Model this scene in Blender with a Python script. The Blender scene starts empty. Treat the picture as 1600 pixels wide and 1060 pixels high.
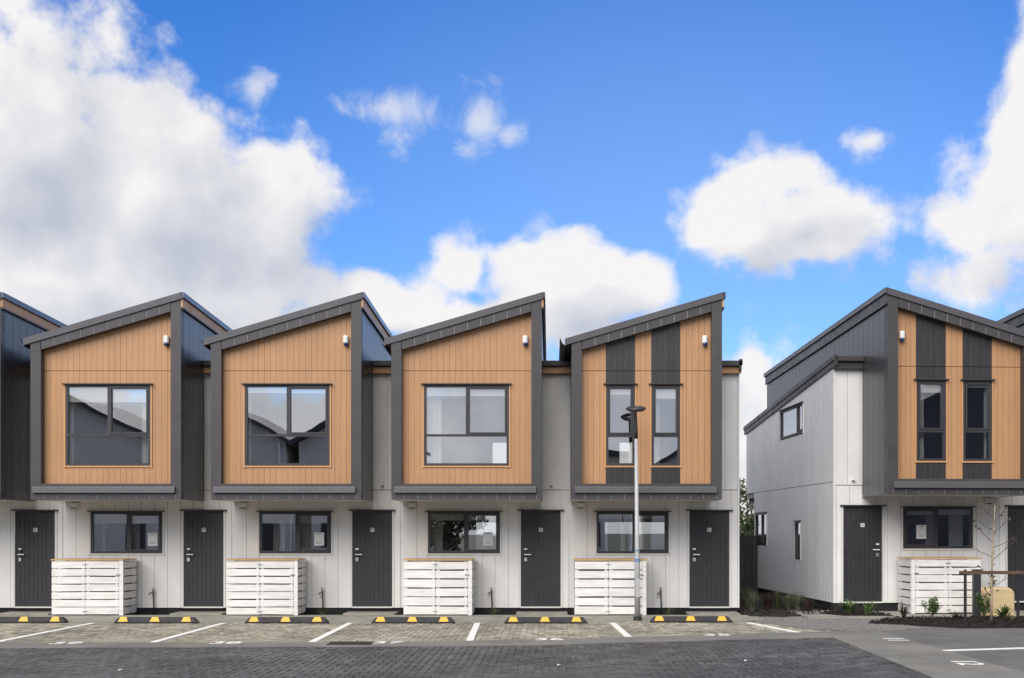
import bpy, math, random
from mathutils import Vector, Matrix

random.seed(7)
R = math.radians
SC = bpy.context.scene
COL = SC.collection

# ------------------------------------------------------------------ camera
cam_d = bpy.data.cameras.new("camera")
cam_d.sensor_fit = 'HORIZONTAL'
cam_d.sensor_width = 36.0
cam_d.lens = 40.5
cam_d.shift_x = -0.0375
cam_d.shift_y = 0.188
cam_d.clip_start = 0.1
cam_d.clip_end = 3000
cam = bpy.data.objects.new("camera", cam_d)
cam.location = (0, 0, 1.70)
cam.rotation_euler = (R(90), 0, 0)
COL.objects.link(cam)
SC.camera = cam
F = 1800.0


def at(px, py, Y):
    """photo pixel -> world point on the plane at depth Y"""
    return Vector(((px - 860) * Y / F, Y, 1.70 + (831 - py) * Y / F))


def gnd(px, py):
    Y = 3060.0 / (py - 831)
    return ((px - 860) * Y / F, Y)


# ------------------------------------------------------------------ view
SC.view_settings.view_transform = 'Standard'
SC.view_settings.look = 'None'
SC.view_settings.gamma = 1
SC.view_settings.use_curve_mapping = False
SC.view_settings.exposure = 0.72

SC.cycles.max_bounces = 6
SC.cycles.diffuse_bounces = 3
SC.cycles.glossy_bounces = 3
SC.cycles.transparent_max_bounces = 8
SC.cycles.caustics_reflective = False

# ------------------------------------------------------------------ sun
SUN_EL, SUN_AZ = 40.0, 203.0          # azimuth clockwise from +Y: behind the camera, to the left
sun_d = bpy.data.lights.new("sun", 'SUN')
sun_d.energy = 2.2
sun_d.angle = R(50)
sun_d.color = (1.0, 0.935, 0.85)
sun = bpy.data.objects.new("sun", sun_d)
sdir = Vector((math.sin(R(SUN_AZ)) * math.cos(R(SUN_EL)), math.cos(R(SUN_AZ)) * math.cos(R(SUN_EL)), math.sin(R(SUN_EL))))
sun.rotation_euler = (-sdir).to_track_quat('-Z', 'Y').to_euler()
sun.location = (-20, -30, 30)
COL.objects.link(sun)

# ------------------------------------------------------------------ world: sky with cumulus clouds
world = bpy.data.worlds.new("World")
SC.world = world
world.use_nodes = True
world.cycles.sampling_method = 'MANUAL'
world.cycles.sample_map_resolution = 512


class NT:
    def __init__(s, tree):
        s.t = tree
        s.t.nodes.clear()

    def n(s, typ, **kw):
        nd = s.t.nodes.new(typ)
        for k, v in kw.items():
            setattr(nd, k, v)
        return nd

    def put(s, sock, v):
        if isinstance(v, bpy.types.NodeSocket):
            s.t.links.new(v, sock)
        elif v is not None:
            sock.default_value = v

    def m(s, op, a, b=None, c=None, clamp=False):
        nd = s.n('ShaderNodeMath', operation=op, use_clamp=clamp)
        for i, v in enumerate((a, b, c)):
            s.put(nd.inputs[i], v)
        return nd.outputs[0]

    def v(s, op, a, b=None, c=None):
        nd = s.n('ShaderNodeVectorMath', operation=op)
        for i, x in enumerate((a, b, c)):
            s.put(nd.inputs[i], x)
        return nd.outputs['Value'] if op in ('LENGTH', 'DOT_PRODUCT', 'DISTANCE') else nd.outputs[0]

    def noise(s, vec, scale, detail=4, rough=0.5, dist=0.0, dim='3D'):
        nd = s.n('ShaderNodeTexNoise', noise_dimensions=dim)
        s.put(nd.inputs['Vector'], vec)
        s.put(nd.inputs['Scale'], scale)
        nd.inputs['Detail'].default_value = detail
        nd.inputs['Roughness'].default_value = rough
        nd.inputs['Distortion'].default_value = dist
        return nd

    def ramp(s, fac, lo, hi, a=0.0, b=1.0, smooth=True):
        nd = s.n('ShaderNodeMapRange', interpolation_type='SMOOTHSTEP' if smooth else 'LINEAR')
        nd.clamp = True
        for i, x in enumerate((fac, lo, hi, a, b)):
            s.put(nd.inputs[i], x)
        return nd.outputs[0]

    def mix(s, fac, a, b, blend='MIX'):
        nd = s.n('ShaderNodeMix', data_type='RGBA', blend_type=blend)
        s.put(nd.inputs[0], fac)
        for i, x in ((6, a), (7, b)):
            if isinstance(x, (tuple, list)) and len(x) == 3:
                x = (*x, 1)
            s.put(nd.inputs[i], x)
        return nd.outputs[2]


def dirang(px, py):
    u, v = (px - 860) / F, (831 - py) / F
    return math.atan(u), math.atan(v / math.sqrt(1 + u * u))


# cloud banks: photo-measured bearings and elevations (cx, cy, rx, ry, weight)
BLOBS = [(20, 190, 255, 215, 1.5), (210, 300, 235, 190, 1.5), (385, 345, 155, 135, 1.1), (40, 460, 420, 220, 1.7),
         (400, 470, 190, 90, 1.0), (725, 408, 88, 72, 1.15), (620, 470, 150, 72, 1.0), (855, 445, 160, 88, 1.25),
         (985, 465, 120, 66, 1.2), (760, 510, 340, 70, 1.1),
         (1125, 345, 118, 78, 1.05), (1215, 300, 110, 82, 1.05), (1280, 345, 120, 85, 0.85), (1200, 395, 165, 60, 0.95),
         (1352, 228, 50, 38, 0.72),
         (1610, 170, 90, 150, 1.1), (1600, 330, 145, 150, 1.0), (1625, 40, 70, 110, 1.0), (1540, 440, 150, 75, 0.75),
         (1170, 590, 70, 62, 0.9)]

grp = bpy.data.node_groups.new("cloud_density", 'ShaderNodeTree')
grp.interface.new_socket("Dir", in_out='INPUT', socket_type='NodeSocketVector')
grp.interface.new_socket("Density", in_out='OUTPUT', socket_type='NodeSocketFloat')
g = NT(grp)
gi = g.n('NodeGroupInput')
go = g.n('NodeGroupOutput')
d = g.v('NORMALIZE', gi.outputs[0])
warp = g.noise(d, 7.0, 2, 0.55)
wv = g.v('MULTIPLY', g.v('SUBTRACT', warp.outputs['Color'], (0.5, 0.5, 0.5)), (0.10, 0.10, 0.08))
dw = g.v('ADD', d, wv)
sx = g.n('ShaderNodeSeparateXYZ')
g.put(sx.inputs[0], dw)
az = g.m('ARCTAN2', sx.outputs[0], sx.outputs[1])
el = g.m('ARCSINE', sx.outputs[2])
pv = g.n('ShaderNodeCombineXYZ')
g.put(pv.inputs[0], az)
g.put(pv.inputs[1], el)
Fd = None
for (cx, cy, rx, ry, w) in BLOBS:
    a, e = dirang(cx, cy)
    k = F * 1.0
    s_ = (k / rx, k / ry, 0)
    q = g.v('MULTIPLY_ADD', pv.outputs[0], s_, (-a * s_[0], -e * s_[1], 0))
    b = g.m('MULTIPLY_ADD', g.v('LENGTH', q), -w, w)
    Fd = b if Fd is None else g.m('SMOOTH_MAX', Fd, b, 0.12)
# the rest of the sky round the horizon carries the same kind of broken cumulus
gen = g.noise(d, 2.3, 1, 0.5)
genv = g.m('MULTIPLY', g.m('SUBTRACT', gen.outputs[0], 0.34), 4.0)
a0, e0 = dirang(790, 280)
off = g.v('MULTIPLY_ADD', pv.outputs[0], (1 / 0.55, 1 / 0.36, 0), (-a0 / 0.55, -e0 / 0.36, 0))
outw = g.ramp(g.v('LENGTH', off), 0.95, 1.35)
genv = g.m('ADD', genv, g.m('MULTIPLY', g.m('SUBTRACT', outw, 1.0), 4.0))
Fd = g.m('SMOOTH_MAX', g.m('MAXIMUM', Fd, -1.5), genv, 0.15)
# low bank of cloud all round the horizon
Fd = g.m('SMOOTH_MAX', Fd, g.ramp(sx.outputs[2], 0.0, 0.26, 1.5, -0.9, smooth=False), 0.2)
f1 = g.noise(d, 10.0, 6, 0.60)
vo = g.n('ShaderNodeTexVoronoi', feature='F1', voronoi_dimensions='3D', normalize=True)
g.put(vo.inputs['Vector'], dw)
vo.inputs['Scale'].default_value = 26.0
vo.inputs['Detail'].default_value = 0.0
puff = g.m('MULTIPLY', g.m('SUBTRACT', 0.34, vo.outputs['Distance']), 0.95)
dn = g.m('ADD', g.m('ADD', Fd, puff), g.m('MULTIPLY', g.m('SUBTRACT', f1.outputs[0], 0.52), 1.55))
g.put(go.inputs[0], dn)

w = NT(world.node_tree)
out = w.n('ShaderNodeOutputWorld')
bg = w.n('ShaderNodeBackground')
bg.inputs['Strength'].default_value = 0.10
tc = w.n('ShaderNodeTexCoord')
dv = tc.outputs['Generated']
sky = w.n('ShaderNodeTexSky', sky_type='NISHITA')
sky.sun_disc = False
sky.sun_elevation = R(SUN_EL)
sky.sun_rotation = R(SUN_AZ)
sky.air_density = 1.0
sky.dust_density = 0.4
sky.ozone_density = 2.0
hsv = w.n('ShaderNodeHueSaturation')
hsv.inputs['Saturation'].default_value = 1.36
hsv.inputs['Value'].default_value = 0.88
w.put(hsv.inputs['Color'], sky.outputs[0])


def dens(vec):
    nd = w.n('ShaderNodeGroup')
    nd.node_tree = grp
    w.put(nd.inputs[0], vec)
    return nd.outputs[0]


d0 = dens(dv)
d1 = dens(w.v('ADD', dv, (-0.038, 0.0, 0.048)))
fine = w.noise(dv, 52.0, 4, 0.62)
d0f = w.m('ADD', d0, w.m('MULTIPLY', w.m('SUBTRACT', fine.outputs[0], 0.5), 0.55))
alpha = w.m('MULTIPLY', w.ramp(d0f, 0.05, 0.58), 0.97)
lit = w.m('ADD', 0.63, w.m('MULTIPLY', w.m('SUBTRACT', d0f, d1), 0.60))
lit = w.m('SUBTRACT', lit, w.m('MULTIPLY', w.ramp(d1, -0.1, 1.25), 0.50))
lit = w.ramp(lit, -0.35, 0.95, smooth=False)
ccol = w.mix(lit, (3.2, 3.42, 3.9), (5.75, 5.62, 5.55))
blue = w.mix(1.0, hsv.outputs[0], (0.80, 0.93, 1.28), 'MULTIPLY')
sp = w.n('ShaderNodeSeparateXYZ')
w.put(sp.inputs[0], dv)
azel = w.n('ShaderNodeCombineXYZ')
w.put(azel.inputs[0], w.m('ARCTAN2', sp.outputs[0], sp.outputs[1]))
w.put(azel.inputs[1], w.m('ARCSINE', sp.outputs[2]))
va, ve = dirang(1060, 330)
veil = w.ramp(w.v('LENGTH', w.v('MULTIPLY_ADD', azel.outputs[0], (1 / 0.42, 1 / 0.24, 0), (-va / 0.42, -ve / 0.24, 0))), 0.0, 1.3, 0.24, 0.0)
blue = w.mix(veil, blue, (3.1, 4.1, 5.6))
wis = None
for (cx, cy, rx, ry, k_) in ((600, 172, 100, 50, 0.95), (620, 210, 60, 45, 0.75), (752, 188, 58, 68, 0.9), (795, 215, 45, 34, 0.7), (400, 132, 42, 48, 0.75), (462, 215, 20, 40, 0.4), (845, 345, 30, 35, 0.35)):
    a_, e_ = dirang(cx, cy)
    sc_ = (F / rx, F / ry, 0)
    wb_ = w.m('MULTIPLY_ADD', w.v('LENGTH', w.v('MULTIPLY_ADD', azel.outputs[0], sc_, (-a_ * sc_[0], -e_ * sc_[1], 0))), -k_, k_)
    wis = wb_ if wis is None else w.m('MAXIMUM', wis, wb_)
wn = w.noise(dv, 20.0, 6, 0.62, 0.6)
wal = w.m('MULTIPLY', w.ramp(w.m('ADD', w.m('MAXIMUM', wis, -1.0), w.m('MULTIPLY', w.m('SUBTRACT', wn.outputs[0], 0.56), 2.0)), 0.0, 0.75), 0.72)
blue = w.mix(wal, blue, (5.0, 5.15, 5.4))
fin = w.mix(alpha, blue, ccol)
w.put(bg.inputs['Color'], fin)
w.t.links.new(bg.outputs[0], out.inputs['Surface'])


# ------------------------------------------------------------------ materials
def lin(r, g_, b):
    f = lambda c: (c / 255) / 12.92 if c <= 10 else ((c / 255 + 0.055) / 1.055) ** 2.4
    return (f(r), f(g_), f(b))


MATS = {}


def mat(name, col, rough=0.6, var=0.08, nscale=3.0, bump=0.0, bscale=60.0, objvar=0.0, spec=0.5, metal=0.0,
        stretch=(1, 1, 1), col2=None, attr=None, detail=5, rv=0.07, stain=0.0):
    m = bpy.data.materials.new(name)
    m.use_nodes = True
    t = NT(m.node_tree)
    o = t.n('ShaderNodeOutputMaterial')
    b = t.n('ShaderNodeBsdfPrincipled')
    t.t.links.new(b.outputs[0], o.inputs[0])
    tc = t.n('ShaderNodeTexCoord')
    vec = tc.outputs['Object']
    geo = t.n('ShaderNodeNewGeometry')
    vec = geo.outputs['Position']
    mp = t.n('ShaderNodeMapping')
    mp.inputs['Scale'].default_value = stretch
    t.put(mp.inputs['Vector'], vec)
    vec = mp.outputs[0]
    nz = t.noise(vec, nscale, detail, 0.6)
    c = (*col, 1)
    f = t.ramp(nz.outputs[0], 0.3, 0.7, -1, 1)
    if col2 is not None:
        base = t.mix(t.ramp(nz.outputs[0], 0.38, 0.62), col, col2)
    else:
        base = c
    gain = t.m('MULTIPLY_ADD', f, var, 1.0)
    if stain:
        sn = t.noise(geo.outputs['Position'], 0.55, 6, 0.68)
        gain = t.m('MULTIPLY', gain, t.ramp(sn.outputs[0], 0.36, 0.60, 1.0 - stain, 1.0 + stain * 0.35))
    if objvar:
        oi = t.n('ShaderNodeObjectInfo')
        gain = t.m('MULTIPLY', gain, t.m('MULTIPLY_ADD', t.m('SUBTRACT', oi.outputs['Random'], 0.5), objvar * 2, 1.0))
    if attr:
        an = t.n('ShaderNodeAttribute', attribute_name=attr)
        gain = t.m('MULTIPLY', gain, t.m('MULTIPLY_ADD', t.m('SUBTRACT', an.outputs['Fac'], 0.5), 0.75, 1.0))
    mv = t.n('ShaderNodeVectorMath', operation='SCALE')
    t.put(mv.inputs[0], base if isinstance(base, bpy.types.NodeSocket) else col)
    t.put(mv.inputs['Scale'], gain)
    t.put(b.inputs['Base Color'], mv.outputs[0])
    rn = t.noise(vec, nscale * 2.3, 3, 0.5)
    t.put(b.inputs['Roughness'], t.ramp(rn.outputs[0], 0.3, 0.7, max(0.02, rough - rv), min(1, rough + rv)))
    b.inputs['Specular IOR Level'].default_value = spec
    b.inputs['Metallic'].default_value = metal
    if bump:
        bn = t.noise(vec, bscale, 4, 0.6)
        bp = t.n('ShaderNodeBump')
        bp.inputs['Strength'].default_value = bump
        bp.inputs['Distance'].default_value = 0.01
        t.put(bp.inputs['Height'], bn.outputs[0])
        t.put(b.inputs['Normal'], bp.outputs[0])
    MATS[name] = m
    return m


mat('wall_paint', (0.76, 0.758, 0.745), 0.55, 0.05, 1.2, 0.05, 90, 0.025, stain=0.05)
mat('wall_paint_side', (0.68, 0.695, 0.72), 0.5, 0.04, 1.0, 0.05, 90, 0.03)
mat('trim_white', (0.68, 0.67, 0.65), 0.5, 0.03)
mat('timber_tan', lin(181, 138, 99), 0.5, 0.06, 2.6, 0.06, 40, 0.032, stretch=(9, 9, 0.45), stain=0.05)
mat('tan_fascia', lin(194, 148, 104), 0.45, 0.05, 2.0)
mat('dark_board', lin(50, 49, 51), 0.42, 0.07, 1.5, 0.05, 50, 0.05, stretch=(4, 4, 0.5))
mat('dark_side', lin(58, 58, 61), 0.32, 0.03, 0.8, 0.0, 50, 0.03, spec=0.8, rv=0.01)
mat('flashing', lin(68, 66, 69), 0.42, 0.07, 2.0, 0.03, 30, 0.04)
mat('flashing_light', lin(84, 82, 86), 0.36, 0.06, 2.0)
mat('seam', lin(150, 148, 150), 0.4, 0.05, 2.0)
mat('metal_cap', lin(92, 98, 110), 0.28, 0.05, 2.0, metal=0.55)
mat('frame_dark', lin(56, 55, 58), 0.4, 0.05)
mat('door_dark', lin(47, 47, 51), 0.45, 0.05, 2.0, 0.03, 60, 0.03)
mat('roof_metal', lin(72, 74, 78), 0.38, 0.06, 1.0)
mat('plinth_black', (0.010, 0.010, 0.012), 0.8, 0.2)
mat('interior', (0.40, 0.39, 0.37), 0.9, 0.03)
mat('interior_floor', (0.16, 0.11, 0.07), 0.6, 0.1)
mat('blind', (0.84, 0.84, 0.82), 0.8, 0.02)
mat('curtain', (0.62, 0.62, 0.62), 0.9, 0.03)
mat('white_slat', (0.76, 0.75, 0.735), 0.6, 0.11, 3.0, 0.2, 30, 0.05, stretch=(1, 1, 9), stain=0.06)
mat('lid_timber', lin(196, 160, 105), 0.7, 0.18, 3.0, 0.1, 30, stretch=(1, 8, 1))
mat('steel', (0.55, 0.55, 0.56), 0.35, 0.05, metal=0.9)
mat('galvanised', (0.44, 0.45, 0.465), 0.45, 0.08, 9.0, metal=0.12)
mat('white_plastic', (0.78, 0.78, 0.77), 0.35, 0.02)
mat('black_plastic', (0.018, 0.018, 0.02), 0.45, 0.1)
mat('lens_blue', (0.02, 0.05, 0.16), 0.12, 0.0)
mat('ink', (0.03, 0.03, 0.035), 0.6, 0.0)
mat('paper', (0.72, 0.73, 0.75), 0.7, 0.02)
mat('rubber', (0.022, 0.022, 0.026), 0.7, 0.15, 8.0, 0.1, 80)
mat('yellow_paint', (0.86, 0.42, 0.02), 0.45, 0.06, 20)
mat('blue_tape', (0.02, 0.16, 0.42), 0.5, 0.0)
mat('blue_bin', (0.02, 0.07, 0.30), 0.45, 0.05)
mat('brass', (0.16, 0.12, 0.06), 0.5, 0.2, 20, metal=0.4)
mat('pipe_black', (0.02, 0.02, 0.02), 0.5, 0.1)
mat('line_paint', (0.84, 0.84, 0.82), 0.7, 0.10, 14, 0.1, 120)
mat('concrete', (0.225, 0.218, 0.195), 0.8, 0.16, 0.8, 0.15, 60, col2=(0.155, 0.155, 0.147), stain=0.22)
mat('concrete_strip', (0.36, 0.345, 0.30), 0.85, 0.18, 2.5, 0.2, 70, col2=(0.20, 0.195, 0.17))
mat('asphalt', (0.150, 0.147, 0.144), 0.85, 0.22, 2.0, 0.5, 160, col2=(0.125, 0.124, 0.123), detail=9, stain=0.22)
mat('soil', (0.014, 0.011, 0.009), 0.95, 0.3, 6.0, 0.6, 40)
mat('bark', (0.020, 0.015, 0.012), 0.9, 0.4, 12, objvar=0.3, attr='tone')
mat('stone', (0.18, 0.175, 0.17), 0.85, 0.1, 12, attr='tone')
mat('ground_far', (0.06, 0.065, 0.045), 0.95, 0.3, 0.4)
mat('road_joint', (0.030, 0.030, 0.032), 0.95, 0.35, 0.5, col2=(0.24, 0.23, 0.215))
mat('park_joint', (0.10, 0.095, 0.08), 0.95, 0.3, 0.7, col2=(0.30, 0.285, 0.235))
mat('paver_dark', (0.070, 0.069, 0.071), 0.55, 0.16, 2.0, 0.25, 90, attr='tone', stain=0.32)
mat('paver_dark_one', (0.070, 0.069, 0.071), 0.55, 0.16, 2.0, 0.25, 90, objvar=0.26, stain=0.32)
mat('paver_light', (0.345, 0.318, 0.25), 0.75, 0.16, 1.5, 0.25, 90, attr='tone', col2=(0.27, 0.253, 0.205), stain=0.3)
mat('paver_light_one', (0.345, 0.318, 0.25), 0.75, 0.16, 1.5, 0.25, 90, objvar=0.2, col2=(0.27, 0.253, 0.205), stain=0.3)
mat('iron', (0.035, 0.030, 0.028), 0.6, 0.3, 20, 0.2, 90)
mat('fence_black', (0.010, 0.010, 0.013), 0.6, 0.1)
mat('stake_black', (0.016, 0.015, 0.022), 0.6, 0.1)
mat('stake_timber', (0.10, 0.062, 0.040), 0.8, 0.25, 10)
mat('beige_plastic', lin(200, 178, 138), 0.5, 0.05, 3.0)
mat('birch_bark', (0.36, 0.29, 0.20), 0.8, 0.5, 22, stretch=(1, 1, 3))
mat('twig', (0.10, 0.06, 0.045), 0.8, 0.2)
mat('trunk', (0.07, 0.05, 0.035), 0.9, 0.3, 10, 0.5, 30)
for nm, c in (('leaf_green', (0.055, 0.10, 0.025)), ('leaf_olive', (0.085, 0.095, 0.035)), ('leaf_grey', (0.10, 0.12, 0.075)),
              ('leaf_bronze', (0.045, 0.025, 0.022)), ('leaf_flax', (0.075, 0.13, 0.035)), ('leaf_dry', (0.035, 0.024, 0.015))):
    mat(nm, c, 0.5, 0.35, 9.0, attr='tone')
mat('roof_opposite', (0.035, 0.036, 0.04), 0.6, 0.1)
mat('wall_opposite', (0.58, 0.55, 0.48), 0.8, 0.08)

gm = bpy.data.materials.new('window_glass')
gm.use_nodes = True
t = NT(gm.node_tree)
o_ = t.n('ShaderNodeOutputMaterial')
tr = t.n('ShaderNodeBsdfTransparent')
tr.inputs[0].default_value = (0.95, 0.965, 0.965, 1)
gl = t.n('ShaderNodeBsdfGlossy')
gl.inputs['Roughness'].default_value = 0.0
gl.inputs['Color'].default_value = (0.93, 0.96, 1.0, 1)
lw = t.n('ShaderNodeFresnel')
lw.inputs['IOR'].default_value = 1.5
geo_ = t.n('ShaderNodeNewGeometry')
wob = t.noise(geo_.outputs['Position'], 1.3, 1, 0.4)
bp_ = t.n('ShaderNodeBump')
bp_.inputs['Strength'].default_value = 0.06
bp_.inputs['Distance'].default_value = 0.02
t.put(bp_.inputs['Height'], wob.outputs[0])
t.put(gl.inputs['Normal'], bp_.outputs[0])
mx_ = t.n('ShaderNodeMixShader')
outer = t.m('SUBTRACT', 1.0, geo_.outputs['Backfacing'])
t.put(mx_.inputs[0], t.m('MULTIPLY', t.m('MULTIPLY_ADD', lw.outputs[0], 0.9, 0.47, clamp=True), outer))
t.t.links.new(tr.outputs[0], mx_.inputs[1])
t.t.links.new(gl.outputs[0], mx_.inputs[2])
t.t.links.new(mx_.outputs[0], o_.inputs[0])
MATS['glass'] = gm


# ------------------------------------------------------------------ mesh helpers
class MB:
    def __init__(s):
        s.v, s.f, s.tone = [], [], []

    def add(s, vs, fs, tone=None):
        k = len(s.v)
        s.v += [tuple(p) for p in vs]
        for f in fs:
            s.f.append(tuple(i + k for i in f))
            s.tone.append(tone if tone is not None else 0.5)
        return s

    def box(s, x0, x1, y0, y1, z0, z1, tone=None):
        x0, x1 = min(x0, x1), max(x0, x1)
        return s.hexa([(x0, y0, z0), (x1, y0, z0), (x1, y1, z0), (x0, y1, z0),
                       (x0, y0, z1), (x1, y0, z1), (x1, y1, z1), (x0, y1, z1)], tone)

    def hexa(s, p, tone=None):
        return s.add(p, [(3, 2, 1, 0), (4, 5, 6, 7), (0, 1, 5, 4), (1, 2, 6, 5), (2, 3, 7, 6), (3, 0, 4, 7)], tone)

    def prism_y(s, poly, y0, y1):
        """poly: (x, z) counter-clockwise seen from -Y"""
        n = len(poly)
        vs = [(x, y0, z) for x, z in poly] + [(x, y1, z) for x, z in poly]
        fs = [tuple(range(n)), tuple(range(2 * n - 1, n - 1, -1))]
        for i in range(n):
            j = (i + 1) % n
            fs.append((j, i, n + i, n + j))
        return s.add(vs, fs)

    def prism_z(s, poly, z0, z1):
        n = len(poly)
        vs = [(x, y, z0) for x, y in poly] + [(x, y, z1) for x, y in poly]
        fs = [tuple(range(n - 1, -1, -1)), tuple(range(n, 2 * n))]
        for i in range(n):
            j = (i + 1) % n
            fs.append((i, j, n + j, n + i))
        return s.add(vs, fs)

    def tube(s, pts, rad, seg=8, cap=True):
        pts = [Vector(p) for p in pts]
        rings = []
        for i, p in enumerate(pts):
            a = pts[max(0, i - 1)]
            b = pts[min(len(pts) - 1, i + 1)]
            dd = (b - a).normalized()
            up = Vector((0, 0, 1)) if abs(dd.z) < 0.9 else Vector((1, 0, 0))
            u = dd.cross(up).normalized()
            v = dd.cross(u).normalized()
            r = rad[i] if isinstance(rad, (list, tuple)) else rad
            rings.append([p + (u * math.cos(2 * math.pi * k / seg) + v * math.sin(2 * math.pi * k / seg)) * r for k in range(seg)])
        vs = [q for ring in rings for q in ring]
        fs = []
        for i in range(len(pts) - 1):
            for k in range(seg):
                k2 = (k + 1) % seg
                fs.append((i * seg + k, i * seg + k2, (i + 1) * seg + k2, (i + 1) * seg + k))
        if cap:
            fs.append(tuple(range(seg - 1, -1, -1)))
            fs.append(tuple(range((len(pts) - 1) * seg, len(pts) * seg)))
        return s.add(vs, fs)

    def lathe(s, prof, c, seg=24):
        """prof: (r, z) from bottom to top"""
        vs, fs = [], []
        for r, z in prof:
            for k in range(seg):
                a = 2 * math.pi * k / seg
                vs.append((c[0] + r * math.cos(a), c[1] + r * math.sin(a), c[2] + z))
        for i in range(len(prof) - 1):
            for k in range(seg):
                k2 = (k + 1) % seg
                fs.append((i * seg + k, i * seg + k2, (i + 1) * seg + k2, (i + 1) * seg + k))
        fs.append(tuple(range(seg - 1, -1, -1)))
        fs.append(tuple(range((len(prof) - 1) * seg, len(prof) * seg)))
        return s.add(vs, fs)

    def mesh(s, name, material, smooth=False, mir=False):
        v, f = s.v, s.f
        if mir:
            v = [(-a, b, c) for a, b, c in v]
            f = [tuple(reversed(q)) for q in f]
        me = bpy.data.meshes.new(name)
        me.from_pydata(v, [], f)
        me.materials.append(MATS[material])
        if any(x != 0.5 for x in s.tone):
            at_ = me.attributes.new('tone', 'FLOAT', 'FACE')
            at_.data.foreach_set('value', s.tone)
        if smooth:
            me.polygons.foreach_set('use_smooth', [True] * len(me.polygons))
        me.update()
        return me

    def build(s, name, material, parent=None, smooth=False, mir=False, bevel=0.0):
        return link(name, s.mesh(name, material, smooth, mir), parent, bevel)


def link(name, me, parent=None, bevel=0.0):
    o = bpy.data.objects.new(name, me)
    COL.objects.link(o)
    if parent is not None:
        o.parent = parent
    if bevel:
        b = o.modifiers.new('bevel', 'BEVEL')
        b.width = bevel
        b.segments = 2
        b.limit_method = 'ANGLE'
    return o


def tag(o, label, cat, group=None):
    o['label'] = label
    o['category'] = cat
    if group:
        o['group'] = group
    return o


def thing(name, label, cat, loc=(0, 0, 0), rz=0.0, group=None):
    o = bpy.data.objects.new(name, None)
    o.empty_display_size = 0.2
    COL.objects.link(o)
    o.location = loc
    o.rotation_euler = (0, 0, rz)
    return tag(o, label, cat, group)


def struct(o):
    o['kind'] = 'structure'
    return o


def stuff(o):
    o['kind'] = 'stuff'
    return o


def text_mesh(body, size, name, material, depth=0.0):
    cu = bpy.data.curves.new(name, 'FONT')
    cu.body = body
    cu.size = size
    cu.align_x = 'CENTER'
    cu.align_y = 'CENTER'
    cu.extrude = depth
    cu.offset = size * 0.012
    o = bpy.data.objects.new('tmp', cu)
    COL.objects.link(o)
    dg = bpy.context.evaluated_depsgraph_get()
    dg.update()
    me = bpy.data.meshes.new_from_object(o.evaluated_get(dg))
    bpy.data.objects.remove(o)
    me.name = name
    me.materials.clear()
    me.materials.append(MATS[material])
    return me


# ------------------------------------------------------------------ ground setting
def sheet(name, poly, z, material, thick=0.08, parent=None):
    return MB().prism_z(poly, z - thick, z).build(name, material, parent)


struct(sheet('ground', [(-600, -400), (600, -400), (600, 900), (-600, 900)], -0.06, 'ground_far', 0.5))

LOW = [(-30, 16.72), gnd(0, 1013.5), gnd(300, 1012), gnd(700, 1010.5), gnd(850, 1008.5), gnd(1000, 1004), gnd(1240, 998.3), gnd(1300, 996.5)]
UPP = [(-30, 17.62), gnd(0, 1004.8), gnd(400, 1004.2), gnd(700, 1002.5), gnd(800, 1000.6), gnd(1000, 995.5), gnd(1240, 988.7), gnd(1370, 986)]


def yline(pl, x):
    for (a, b), (c, e) in zip(pl, pl[1:]):
        if a <= x <= c:
            return b + (e - b) * (x - a) / (c - a)
    return pl[-1][1] if x > pl[-1][0] else pl[0][1]


drive = struct(sheet('driveway', [(-30, -12), (4.6, -12), (4.5, 18.6)] + [(x, y + 0.05) for x, y in reversed(LOW[:-1])], -0.012, 'road_joint', 0.05))
park = struct(sheet('parking_paving', [(x, y - 0.05) for x, y in UPP[:-1]] + [(5.2, 20.6), (4.75, 21.62), (-30, 21.62)], -0.010, 'park_joint', 0.05))
band = struct(sheet('concrete_edge', LOW + [(4.42, 12.0), (4.42, -12), (5.62, -12), (5.68, 14), gnd(1370, 986)] + list(reversed(UPP[:-1])), 0.006, 'concrete', 0.06))
strip = struct(sheet('concrete_footing_strip', [(-30, 21.60), (3.6, 21.60), (4.1, 22.1), (4.1, 23.32), (-30, 23.32)], 0.012, 'concrete_strip', 0.06))
struct(sheet('soil_strip', [(-30, 23.3), (4.1, 23.3), (4.1, 24.3), (-30, 24.3)], -0.03, 'soil', 0.03))
struct(sheet('asphalt_yard', [(5.6, -12), (40, -12), (40, 21.5), (6.6, 20.6), (5.3, 21.9), (4.3, 22.7), (3.9, 22.7), (4.3, 20.2), (5.0, 19.2), (5.58, 19.4)], 0.0, 'asphalt', 0.05))
struct(sheet('concrete_path', [(5.0, 22.4), (40, 22.4), (40, 25.2), (5.0, 24.4)], 0.035, 'concrete_strip', 0.09))


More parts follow.
